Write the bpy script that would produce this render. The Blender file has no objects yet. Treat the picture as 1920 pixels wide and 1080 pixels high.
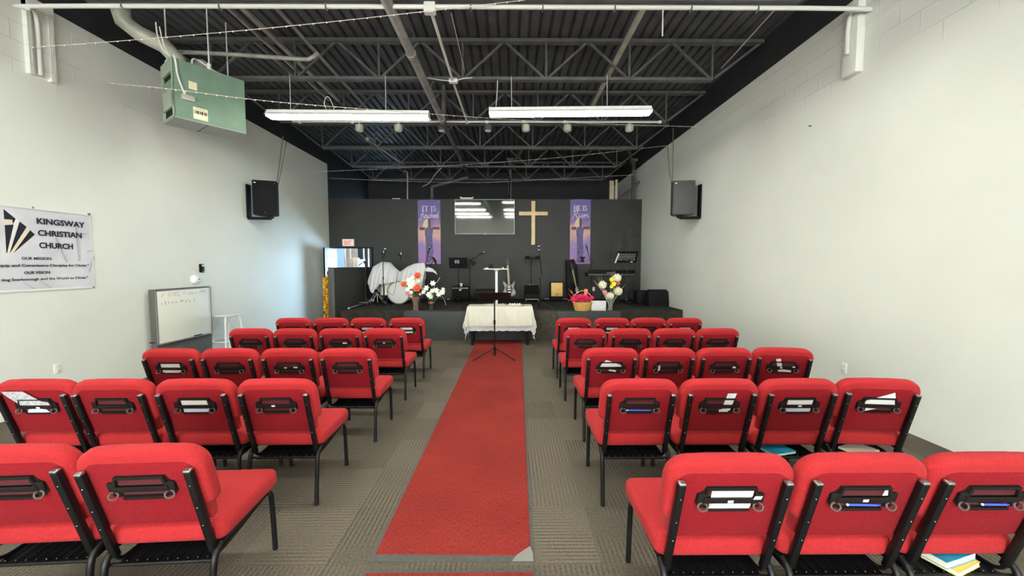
import bpy, bmesh, math, random
from mathutils import Vector, Matrix, Euler, noise

random.seed(7)
PI = math.pi
SC = bpy.context.scene
COL = SC.collection

# ------------------------------------------------------------------ camera, world, exposure
F_PX = 725.0
EYE = Vector((0.0, 0.0, 1.62))
PITCH = math.atan2(43.0, F_PX)
YAW = math.atan2(5.0, F_PX)
FWD = Vector((math.sin(YAW) * math.cos(PITCH), math.cos(YAW) * math.cos(PITCH), -math.sin(PITCH)))
RGT = Vector((math.cos(YAW), -math.sin(YAW), 0.0))
UPV = RGT.cross(FWD)
cam_data = bpy.data.cameras.new('camera')
cam_data.sensor_width = 36.0
cam_data.lens = F_PX / 1920.0 * 36.0
cam_data.clip_start = 0.05
cam_data.clip_end = 100.0
cam = bpy.data.objects.new('camera', cam_data)
COL.objects.link(cam)
cam.matrix_world = Matrix((
    (RGT.x, UPV.x, -FWD.x, EYE.x),
    (RGT.y, UPV.y, -FWD.y, EYE.y),
    (RGT.z, UPV.z, -FWD.z, EYE.z),
    (0, 0, 0, 1)))
SC.camera = cam

world = bpy.data.worlds.new('world')
SC.world = world
world.use_nodes = True
wbg = next(n for n in world.node_tree.nodes if n.type == 'BACKGROUND')
wbg.inputs[0].default_value = (0.75, 0.85, 1.0, 1)
wbg.inputs[1].default_value = 0.3

SC.view_settings.view_transform = 'Standard'
SC.view_settings.look = 'None'
SC.view_settings.gamma = 1.0
SC.view_settings.use_curve_mapping = False
SC.view_settings.exposure = 0.84
TUBE_POWER = 44.0          # emission of the fluorescent tubes
DAYLIGHT = 26.0             # emission of the daylit panes behind the partition

# ------------------------------------------------------------------ measuring helpers
def ray(px, py):
    return FWD * F_PX + RGT * (px - 960.0) - UPV * (py - 540.0)
def at(px, py, Y):
    d = ray(px, py); return EYE + d * (Y / d.y)
def at_x(px, py, X):
    d = ray(px, py); return EYE + d * ((X - EYE.x) / d.x)
def at_z(px, py, Z):
    d = ray(px, py); return EYE + d * ((Z - EYE.z) / d.z)

# ------------------------------------------------------------------ materials (all node based)
def mat(name, color, rough=0.6, metal=0.0, spec=0.5, vary=0.0, vscale=6.0, bump=0.0, bscale=40.0, emit=None, estr=0.0, sheen=0.0, trans=0.0, ior=1.45, coat=0.0):
    m = bpy.data.materials.new(name)
    m.use_nodes = True
    nt = m.node_tree
    b = next(n for n in nt.nodes if n.type == 'BSDF_PRINCIPLED')
    b.inputs['Base Color'].default_value = (*color, 1)
    b.inputs['Roughness'].default_value = rough
    b.inputs['Metallic'].default_value = metal
    b.inputs['Specular IOR Level'].default_value = spec
    b.inputs['IOR'].default_value = ior
    b.inputs['Sheen Weight'].default_value = sheen
    b.inputs['Transmission Weight'].default_value = trans
    b.inputs['Coat Weight'].default_value = coat
    if emit:
        b.inputs['Emission Color'].default_value = (*emit, 1)
        b.inputs['Emission Strength'].default_value = estr
    tc = nt.nodes.new('ShaderNodeTexCoord')
    if vary > 0:
        n = nt.nodes.new('ShaderNodeTexNoise'); n.inputs['Scale'].default_value = vscale; n.inputs['Detail'].default_value = 5
        r = nt.nodes.new('ShaderNodeMapRange')
        r.inputs[1].default_value = 0.3; r.inputs[2].default_value = 0.7
        r.inputs[3].default_value = 1 - vary; r.inputs[4].default_value = 1 + vary
        x = nt.nodes.new('ShaderNodeVectorMath'); x.operation = 'SCALE'
        x.inputs[0].default_value = color
        nt.links.new(tc.outputs['Object'], n.inputs['Vector'])
        nt.links.new(n.outputs['Fac'], r.inputs[0])
        nt.links.new(r.outputs[0], x.inputs['Scale'])
        nt.links.new(x.outputs[0], b.inputs['Base Color'])
    if bump > 0:
        n2 = nt.nodes.new('ShaderNodeTexNoise'); n2.inputs['Scale'].default_value = bscale; n2.inputs['Detail'].default_value = 3
        bp = nt.nodes.new('ShaderNodeBump'); bp.inputs['Strength'].default_value = bump; bp.inputs['Distance'].default_value = 0.01
        nt.links.new(tc.outputs['Object'], n2.inputs['Vector'])
        nt.links.new(n2.outputs['Fac'], bp.inputs['Height'])
        nt.links.new(bp.outputs[0], b.inputs['Normal'])
    return m

M = {}
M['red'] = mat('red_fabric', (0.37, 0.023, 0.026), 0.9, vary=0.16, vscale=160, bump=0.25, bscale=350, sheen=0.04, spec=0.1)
M['redshade'] = mat('red_fabric_shaded', (0.225, 0.010, 0.015), 0.9, vary=0.18, vscale=150, bump=0.25, bscale=350, sheen=0.02, spec=0.1)  # same red fabric, shade of the chair backs put into the colour
M['blackmetal'] = mat('black_powder_coat', (0.006, 0.006, 0.0065), 0.38, spec=0.35)
M['greymetal'] = mat('worn_grey_metal', (0.33, 0.33, 0.32), 0.35, metal=0.8)
M['steel'] = mat('brushed_steel', (0.6, 0.6, 0.6), 0.3, metal=1.0)
M['rack'] = mat('rack_black', (0.007, 0.007, 0.008), 0.45, spec=0.35)
M['pocket'] = mat('pocket_black', (0.014, 0.010, 0.009), 0.8, spec=0.15)
M['pocketred'] = mat('pocket_dark_red', (0.085, 0.010, 0.014), 0.8)
M['ringbrown'] = mat('cup_ring_brown', (0.085, 0.068, 0.058), 0.45)
M['paper'] = mat('white_paper', (0.72, 0.72, 0.71), 0.8)
M['print'] = mat('printed_grey', (0.42, 0.42, 0.44), 0.8, vary=0.35, vscale=60)
M['bluepen'] = mat('blue_plastic', (0.06, 0.10, 0.55), 0.3)
M['palepaper'] = mat('pale_blue_paper', (0.62, 0.70, 0.86), 0.7)
M['bluebook'] = mat('blue_cover', (0.03, 0.42, 0.66), 0.4, vary=0.3, vscale=12)
M['yellowbook'] = mat('yellow_cover', (0.86, 0.62, 0.16), 0.5)
M['cream'] = mat('cream_pages', (0.85, 0.80, 0.66), 0.8)
M['black'] = mat('matte_black', (0.007, 0.007, 0.008), 0.65, spec=0.2)
M['softblack'] = mat('black_grille', (0.010, 0.010, 0.011), 0.8, spec=0.15, bump=0.4, bscale=300)
M['darkgrey'] = mat('dark_grey', (0.06, 0.06, 0.06), 0.6)
M['partition'] = mat('black_wall_paint', (0.040, 0.040, 0.038), 0.55, vary=0.08, vscale=1.5, bump=0.15, bscale=60, spec=0.35)
M['deck'] = mat('black_roof_deck', (0.075, 0.077, 0.082), 0.5, vary=0.25, vscale=3.0, spec=0.35)
M['joist'] = mat('black_joist_paint', (0.095, 0.095, 0.092), 0.55, vary=0.3, vscale=5)
M['upper'] = mat('black_upper_wall', (0.024, 0.025, 0.027), 0.7, vary=0.2, vscale=3)
M['whitepipe'] = mat('white_conduit', (0.72, 0.73, 0.68), 0.45)
M['greypipe'] = mat('dull_pipe', (0.33, 0.32, 0.29), 0.4, metal=0.25, vary=0.25, vscale=6)
M['duct'] = mat('dusty_duct', (0.46, 0.46, 0.38), 0.5, metal=0.2, vary=0.2, vscale=6)
M['heater'] = mat('green_enamel', (0.165, 0.255, 0.185), 0.5, vary=0.1, vscale=5)
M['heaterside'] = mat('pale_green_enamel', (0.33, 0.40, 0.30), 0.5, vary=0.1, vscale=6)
M['heaterbottom'] = mat('grey_louvre', (0.30, 0.32, 0.30), 0.5)
M['hole'] = mat('dark_opening', (0.006, 0.006, 0.007), 0.9)
M['whiteplastic'] = mat('white_plastic', (0.82, 0.82, 0.79), 0.4)
M['whitemetal'] = mat('white_enamel', (0.82, 0.82, 0.78), 0.35)
M['filltube'] = mat('cool_fill_tube', (1, 1, 1), 0.5, emit=(0.72, 0.88, 1.0), estr=34.0)  # tube of the fill light added beyond the doorway
M['tube'] = mat('lit_tube', (1, 1, 1), 0.5, emit=(0.965, 1.0, 0.91), estr=TUBE_POWER)
M['fillpane'] = mat('rear_fill_pane', (0.8, 0.9, 1), 0.3, emit=(0.96, 0.99, 0.98), estr=12.0)  # glow of the panes added behind the camera as fill
M['highpane'] = mat('high_daylit_pane', (0.8, 0.9, 1), 0.3, emit=(0.50, 0.76, 1.0), estr=6.0)
M['pane'] = mat('daylit_pane', (0.8, 0.9, 1), 0.3, emit=(0.50, 0.76, 1.0), estr=DAYLIGHT)
M['whiteboard'] = mat('whiteboard_face', (0.80, 0.80, 0.72), 0.5, spec=0.2)
M['board_grey'] = mat('grey_divider', (0.105, 0.105, 0.092), 0.8, vary=0.1, vscale=30)
M['marker'] = mat('faded_marker', (0.30, 0.30, 0.28), 0.7)
M['banner'] = mat('vinyl_banner', (0.66, 0.66, 0.70), 0.45, vary=0.10, vscale=3.5)
M['bannerhem'] = mat('vinyl_hem', (0.80, 0.80, 0.74), 0.5)
M['navy'] = mat('navy_print', (0.006, 0.007, 0.022), 0.5)
M['ink'] = mat('dark_ink', (0.03, 0.03, 0.045), 0.6)
M['gold_edge'] = mat('pale_gold_print', (0.80, 0.71, 0.56), 0.5)
M['ghost'] = mat('grey_print', (0.48, 0.48, 0.50), 0.5)
M['wood'] = mat('pale_pine', (0.80, 0.60, 0.31), 0.5, vary=0.12, vscale=4)
M['board'] = mat('weathered_board', (0.50, 0.44, 0.30), 0.7, vary=0.15, vscale=5)
M['cajonwood'] = mat('golden_ply', (0.72, 0.46, 0.14), 0.45, vary=0.12, vscale=8)
M['exitwhite'] = mat('exit_case', (0.80, 0.72, 0.64), 0.5, emit=(1, 0.72, 0.6), estr=0.12)
M['exitred'] = mat('exit_letters', (0.70, 0.06, 0.04), 0.5, emit=(1.0, 0.08, 0.04), estr=0.25)
M['doorpaint'] = mat('white_door', (0.36, 0.42, 0.48), 0.45)
M['screen'] = mat('tv_glass', (0.020, 0.023, 0.022), 0.045, metal=0.0, spec=0.8, ior=1.65, vary=0.05)
M['bezel'] = mat('tv_bezel', (0.16, 0.16, 0.16), 0.35, metal=0.6)
M['cloth'] = mat('white_sheet', (0.66, 0.66, 0.67), 0.9, bump=0.1, bscale=25)
M['ivory'] = mat('ivory_cloth', (0.68, 0.66, 0.56), 0.85, bump=0.15, bscale=30)
M['lace'] = mat('white_lace', (0.66, 0.66, 0.69), 0.85, bump=0.6, bscale=70)
M['drumhead'] = mat('drum_head', (0.70, 0.72, 0.70), 0.5)
M['chrome'] = mat('chrome', (0.75, 0.75, 0.75), 0.15, metal=1.0)
M['gold'] = mat('gold_foil', (0.78, 0.50, 0.08), 0.22, metal=1.0, vary=0.5, vscale=30, bump=0.8, bscale=60)
M['glass'] = mat('clear_glass', (0.85, 0.9, 0.88), 0.05, trans=0.85, ior=1.4)
M['copperglass'] = mat('copper_tinted_glass', (0.95, 0.72, 0.62), 0.04, trans=0.92, ior=1.4)
M['darkglass'] = mat('smoked_glass', (0.07, 0.065, 0.06), 0.12, trans=0.3, ior=1.4)
M['copper'] = mat('copper_band', (0.70, 0.36, 0.14), 0.3, metal=0.8)
M['orange'] = mat('coral_petal', (0.80, 0.13, 0.05), 0.7, vary=0.2, vscale=30)
M['pink'] = mat('pink_petal', (0.80, 0.30, 0.32), 0.7, vary=0.2, vscale=30)
M['magenta'] = mat('magenta_petal', (0.76, 0.02, 0.13), 0.7, vary=0.3, vscale=40)
M['whitepetal'] = mat('white_petal', (0.84, 0.83, 0.74), 0.75)
M['creampetal'] = mat('cream_petal', (0.84, 0.78, 0.58), 0.75)
M['yellow'] = mat('yellow_petal', (0.85, 0.68, 0.03), 0.65)
M['stem'] = mat('green_stem', (0.10, 0.17, 0.05), 0.7, vary=0.3, vscale=20)
M['reed'] = mat('dry_reed', (0.42, 0.40, 0.30), 0.8)
M['wicker'] = mat('wicker', (0.66, 0.38, 0.10), 0.6, vary=0.25, vscale=40, bump=0.8, bscale=70)
M['ribbon'] = mat('coral_ribbon', (0.78, 0.20, 0.13), 0.5)
M['blackreflect'] = mat('black_red_reflection', (0.008, 0.005, 0.005), 0.5, spec=0.25)  # black desk, a faint red reflection put into its colour
M['guitarbody'] = mat('grey_burst', (0.20, 0.20, 0.19), 0.2, vary=0.6, vscale=14)
M['maple'] = mat('maple_neck', (0.46, 0.38, 0.26), 0.4)
M['copperwire'] = mat('wire_strand', (0.72, 0.58, 0.52), 0.4)
M['bead'] = mat('wire_bead', (0.9, 0.86, 0.80), 0.3)
M['wirewhite'] = mat('white_wire', (0.6, 0.6, 0.58), 0.5)
M['wirebrown'] = mat('brown_wire', (0.10, 0.085, 0.07), 0.6)
M['label'] = mat('cream_sticker', (0.78, 0.74, 0.52), 0.6)
M['labelink'] = mat('sticker_ink', (0.07, 0.07, 0.06), 0.6)
M['matcorner'] = mat('worn_mat_corner', (0.22, 0.215, 0.20), 0.8)
M['matgrey'] = mat('grey_mat_edge', (0.075, 0.073, 0.066), 0.8, vary=0.15, vscale=40)
M['stagecarpet'] = mat('charcoal_stage_carpet', (0.040, 0.035, 0.029), 0.95, vary=0.3, vscale=9, bump=0.5, bscale=200, spec=0.1)
M['stagepaint'] = mat('grey_stage_paint', (0.044, 0.047, 0.046), 0.6, vary=0.12, vscale=4)
M['stepcarpet'] = mat('brown_step_carpet', (0.062, 0.055, 0.045), 0.95, vary=0.2, vscale=14, bump=0.4, bscale=200, spec=0.1)
M['brick'] = mat('tan_brick', (0.42, 0.25, 0.17), 0.8, vary=0.15, vscale=10)
M['sidewall'] = mat('side_room_wall', (0.75, 0.82, 0.86), 0.8)
M['skin_box'] = mat('cardboard', (0.55, 0.36, 0.24), 0.8, vary=0.1)
M['lettering'] = mat('cream_lettering', (0.86, 0.84, 0.86), 0.6)
M['crossbrown'] = mat('printed_brown', (0.14, 0.07, 0.07), 0.6, vary=0.2, vscale=20)
M['drapeprint'] = mat('printed_violet_drape', (0.125, 0.10, 0.235), 0.6, vary=0.45, vscale=14)
M['glowprint'] = mat('printed_pale_glow', (0.72, 0.60, 0.42), 0.6)

def wall_material():
    m = mat('white_block_paint', (0.79, 0.805, 0.735), 0.6, spec=0.3)
    nt = m.node_tree
    b = next(n for n in nt.nodes if n.type == 'BSDF_PRINCIPLED')
    tc = nt.nodes.new('ShaderNodeTexCoord')
    sep = nt.nodes.new('ShaderNodeSeparateXYZ')
    nt.links.new(tc.outputs['Object'], sep.inputs[0])
    comb = nt.nodes.new('ShaderNodeCombineXYZ')
    add = nt.nodes.new('ShaderNodeMath'); add.operation = 'ADD'
    nt.links.new(sep.outputs['X'], add.inputs[0]); nt.links.new(sep.outputs['Y'], add.inputs[1])
    nt.links.new(add.outputs[0], comb.inputs['X']); nt.links.new(sep.outputs['Z'], comb.inputs['Y'])
    br = nt.nodes.new('ShaderNodeTexBrick')
    br.inputs['Scale'].default_value = 1.0
    br.inputs['Brick Width'].default_value = 0.4; br.inputs['Row Height'].default_value = 0.2
    br.inputs['Mortar Size'].default_value = 0.006; br.inputs['Mortar Smooth'].default_value = 0.6
    nt.links.new(comb.outputs[0], br.inputs['Vector'])
    up = nt.nodes.new('ShaderNodeMapRange')       # block joints only show on the bare block above the boarding
    up.inputs[1].default_value = 3.6; up.inputs[2].default_value = 3.75
    nt.links.new(sep.outputs['Z'], up.inputs[0])
    nz = nt.nodes.new('ShaderNodeTexNoise'); nz.inputs['Scale'].default_value = 1.3
    nt.links.new(tc.outputs['Object'], nz.inputs['Vector'])
    thr = nt.nodes.new('ShaderNodeMapRange'); thr.inputs[1].default_value = 0.42; thr.inputs[2].default_value = 0.6
    nt.links.new(nz.outputs['Fac'], thr.inputs[0])
    m1 = nt.nodes.new('ShaderNodeMath'); m1.operation = 'MULTIPLY'
    m2 = nt.nodes.new('ShaderNodeMath'); m2.operation = 'MULTIPLY'
    nt.links.new(br.outputs['Fac'], m1.inputs[0]); nt.links.new(up.outputs[0], m1.inputs[1])
    nt.links.new(m1.outputs[0], m2.inputs[0]); nt.links.new(thr.outputs[0], m2.inputs[1])
    bp = nt.nodes.new('ShaderNodeBump'); bp.inputs['Strength'].default_value = 0.55; bp.inputs['Distance'].default_value = 0.014
    nt.links.new(m2.outputs[0], bp.inputs['Height'])
    nt.links.new(bp.outputs[0], b.inputs['Normal'])
    n3 = nt.nodes.new('ShaderNodeTexNoise'); n3.inputs['Scale'].default_value = 0.6; n3.inputs['Detail'].default_value = 4
    nt.links.new(tc.outputs['Object'], n3.inputs['Vector'])
    rp = nt.nodes.new('ShaderNodeMapRange'); rp.inputs[1].default_value = 0.3; rp.inputs[2].default_value = 0.7
    rp.inputs[3].default_value = 0.91; rp.inputs[4].default_value = 1.03
    nt.links.new(n3.outputs['Fac'], rp.inputs[0])
    sc = nt.nodes.new('ShaderNodeVectorMath'); sc.operation = 'SCALE'
    sc.inputs[0].default_value = (0.79, 0.805, 0.735)
    nt.links.new(rp.outputs[0], sc.inputs['Scale'])
    nt.links.new(sc.outputs[0], b.inputs['Base Color'])
    return m
M['wall'] = wall_material()

def carpet_material():
    m = mat('carpet_tiles', (0.15, 0.135, 0.11), 0.95, spec=0.1)
    nt = m.node_tree
    b = next(n for n in nt.nodes if n.type == 'BSDF_PRINCIPLED')
    L = nt.links.new
    tc = nt.nodes.new('ShaderNodeTexCoord')
    scl = nt.nodes.new('ShaderNodeVectorMath'); scl.operation = 'SCALE'; scl.inputs['Scale'].default_value = 2.0   # half-metre tiles
    L(tc.outputs['Object'], scl.inputs[0])
    fl = nt.nodes.new('ShaderNodeVectorMath'); fl.operation = 'FLOOR'
    L(scl.outputs[0], fl.inputs[0])
    wn = nt.nodes.new('ShaderNodeTexWhiteNoise'); wn.noise_dimensions = '3D'
    L(fl.outputs[0], wn.inputs['Vector'])
    sep = nt.nodes.new('ShaderNodeSeparateXYZ'); L(tc.outputs['Object'], sep.inputs[0])
    # two stripe directions, chosen tile by tile
    def stripe(sock, freq):
        mu = nt.nodes.new('ShaderNodeMath'); mu.operation = 'MULTIPLY'; mu.inputs[1].default_value = freq
        L(sock, mu.inputs[0])
        sn = nt.nodes.new('ShaderNodeMath'); sn.operation = 'SINE'; L(mu.outputs[0], sn.inputs[0])
        return sn.outputs[0]
    sx = stripe(sep.outputs['X'], 2 * PI / 0.028)
    sy = stripe(sep.outputs['Y'], 2 * PI / 0.028)
    gt = nt.nodes.new('ShaderNodeMath'); gt.operation = 'GREATER_THAN'; gt.inputs[1].default_value = 0.8
    L(wn.outputs['Value'], gt.inputs[0])
    mx = nt.nodes.new('ShaderNodeMix'); mx.data_type = 'FLOAT'
    L(gt.outputs[0], mx.inputs[0]); L(sx, mx.inputs[2]); L(sy, mx.inputs[3])
    nz = nt.nodes.new('ShaderNodeTexNoise'); nz.inputs['Scale'].default_value = 2.6; nz.inputs['Detail'].default_value = 6
    L(tc.outputs['Object'], nz.inputs['Vector'])
    amp = nt.nodes.new('ShaderNodeMapRange'); amp.inputs[1].default_value = 0.42; amp.inputs[2].default_value = 0.62; amp.inputs[3].default_value = 0.02; amp.inputs[4].default_value = 0.34
    L(nz.outputs['Fac'], amp.inputs[0])
    mm = nt.nodes.new('ShaderNodeMath'); mm.operation = 'MULTIPLY'; L(mx.outputs[0], mm.inputs[0]); L(amp.outputs[0], mm.inputs[1])
    fine = nt.nodes.new('ShaderNodeTexNoise'); fine.inputs['Scale'].default_value = 90; fine.inputs['Detail'].default_value = 3
    L(tc.outputs['Object'], fine.inputs['Vector'])
    fr = nt.nodes.new('ShaderNodeMapRange'); fr.inputs[1].default_value = 0.3; fr.inputs[2].default_value = 0.7; fr.inputs[3].default_value = 0.72; fr.inputs[4].default_value = 1.28
    L(fine.outputs['Fac'], fr.inputs[0])
    tone = nt.nodes.new('ShaderNodeMapRange'); tone.inputs[3].default_value = -0.10; tone.inputs[4].default_value = 0.14
    L(wn.outputs['Value'], tone.inputs[0])
    a1 = nt.nodes.new('ShaderNodeMath'); a1.operation = 'ADD'; L(mm.outputs[0], a1.inputs[0]); L(fr.outputs[0], a1.inputs[1])
    a2 = nt.nodes.new('ShaderNodeMath'); a2.operation = 'ADD'; L(a1.outputs[0], a2.inputs[0]); L(tone.outputs[0], a2.inputs[1])
    vs = nt.nodes.new('ShaderNodeVectorMath'); vs.operation = 'SCALE'; vs.inputs[0].default_value = (0.112, 0.094, 0.073)
    L(a2.outputs[0], vs.inputs['Scale']); L(vs.outputs[0], b.inputs['Base Color'])
    bp = nt.nodes.new('ShaderNodeBump'); bp.inputs['Strength'].default_value = 0.3; bp.inputs['Distance'].default_value = 0.004
    L(a1.outputs[0], bp.inputs['Height']); L(bp.outputs[0], b.inputs['Normal'])
    return m
M['carpet'] = carpet_material()

def runner_material():
    m = mat('red_runner', (0.42, 0.05, 0.04), 0.95, spec=0.1)
    nt = m.node_tree; L = nt.links.new
    b = next(n for n in nt.nodes if n.type == 'BSDF_PRINCIPLED')
    tc = nt.nodes.new('ShaderNodeTexCoord')
    mp = nt.nodes.new('ShaderNodeMapping'); mp.inputs['Scale'].default_value = (160, 45, 1)
    L(tc.outputs['Object'], mp.inputs[0])
    n = nt.nodes.new('ShaderNodeTexNoise'); n.inputs['Scale'].default_value = 1.0; n.inputs['Detail'].default_value = 4
    L(mp.outputs[0], n.inputs['Vector'])
    n2 = nt.nodes.new('ShaderNodeTexNoise'); n2.inputs['Scale'].default_value = 1.8; n2.inputs['Detail'].default_value = 4
    L(tc.outputs['Object'], n2.inputs['Vector'])
    r1 = nt.nodes.new('ShaderNodeMapRange'); r1.inputs[1].default_value = .3; r1.inputs[2].default_value = .7; r1.inputs[3].default_value = .68; r1.inputs[4].default_value = 1.3
    r2 = nt.nodes.new('ShaderNodeMapRange'); r2.inputs[1].default_value = .3; r2.inputs[2].default_value = .7; r2.inputs[3].default_value = .88; r2.inputs[4].default_value = 1.1
    L(n.outputs['Fac'], r1.inputs[0]); L(n2.outputs['Fac'], r2.inputs[0])
    mu = nt.nodes.new('ShaderNodeMath'); mu.operation = 'MULTIPLY'; L(r1.outputs[0], mu.inputs[0]); L(r2.outputs[0], mu.inputs[1])
    vs = nt.nodes.new('ShaderNodeVectorMath'); vs.operation = 'SCALE'; vs.inputs[0].default_value = (0.225, 0.027, 0.022)
    L(mu.outputs[0], vs.inputs['Scale']); L(vs.outputs[0], b.inputs['Base Color'])
    bp = nt.nodes.new('ShaderNodeBump'); bp.inputs['Strength'].default_value = 0.4; bp.inputs['Distance'].default_value = 0.006
    L(n.outputs['Fac'], bp.inputs['Height']); L(bp.outputs[0], b.inputs['Normal'])
    return m
M['runner'] = runner_material()

def dusk_print_material(name, flip):
    """printed picture on the hanging banners: violet sky, orange horizon, mauve ground, blotchy like watercolour"""
    m = mat(name, (0.3, 0.2, 0.5), 0.55)
    nt = m.node_tree; L = nt.links.new
    b = next(n for n in nt.nodes if n.type == 'BSDF_PRINCIPLED')
    tc = nt.nodes.new('ShaderNodeTexCoord')
    sep = nt.nodes.new('ShaderNodeSeparateXYZ'); L(tc.outputs['Object'], sep.inputs[0])
    n = nt.nodes.new('ShaderNodeTexNoise'); n.inputs['Scale'].default_value = 3.2; n.inputs['Detail'].default_value = 5
    mp = nt.nodes.new('ShaderNodeMapping'); mp.inputs['Location'].default_value = (flip * 3.1, 0, 0)
    L(tc.outputs['Object'], mp.inputs[0]); L(mp.outputs[0], n.inputs['Vector'])
    ma = nt.nodes.new('ShaderNodeMath'); ma.operation = 'MULTIPLY_ADD'; ma.inputs[1].default_value = 0.9; ma.inputs[2].default_value = -0.45
    L(n.outputs['Fac'], ma.inputs[0])
    ad = nt.nodes.new('ShaderNodeMath'); ad.operation = 'ADD'; L(ma.outputs[0], ad.inputs[0]); L(sep.outputs['Z'], ad.inputs[1])
    mr = nt.nodes.new('ShaderNodeMapRange'); mr.inputs[1].default_value = 0.0; mr.inputs[2].default_value = 1.85
    L(ad.outputs[0], mr.inputs[0])
    cr = nt.nodes.new('ShaderNodeValToRGB')
    e = cr.color_ramp.elements
    e[0].position = 0.0; e[0].color = (0.36, 0.20, 0.44, 1)
    e[1].position = 1.0; e[1].color = (0.16, 0.115, 0.36, 1)
    for pos, c in ((0.14, (0.36, 0.20, 0.46, 1)), (0.30, (0.30, 0.22, 0.50, 1)), (0.42, (0.62, 0.34, 0.38, 1)), (0.52, (0.66, 0.42, 0.33, 1)), (0.60, (0.42, 0.25, 0.42, 1)), (0.72, (0.20, 0.14, 0.38, 1))):
        k = e.new(pos); k.color = c
    L(mr.outputs[0], cr.inputs[0]); L(cr.outputs[0], b.inputs['Base Color'])
    return m
M['dusk1'] = dusk_print_material('dusk_print', 0)
M['dusk2'] = dusk_print_material('dusk_print_second', 1)

# ------------------------------------------------------------------ mesh builder
def frame(origin, ez, ey=None):
    """matrix whose local z runs along ez"""
    ez = Vector(ez).normalized()
    ey = Vector(ey) if ey else (Vector((0, 0, 1)) if abs(ez.z) < 0.95 else Vector((0, 1, 0)))
    ex = ey.cross(ez).normalized(); ey = ez.cross(ex)
    o = Vector(origin)
    return Matrix(((ex.x, ey.x, ez.x, o.x), (ex.y, ey.y, ez.y, o.y), (ex.z, ey.z, ez.z, o.z), (0, 0, 0, 1)))

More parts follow.
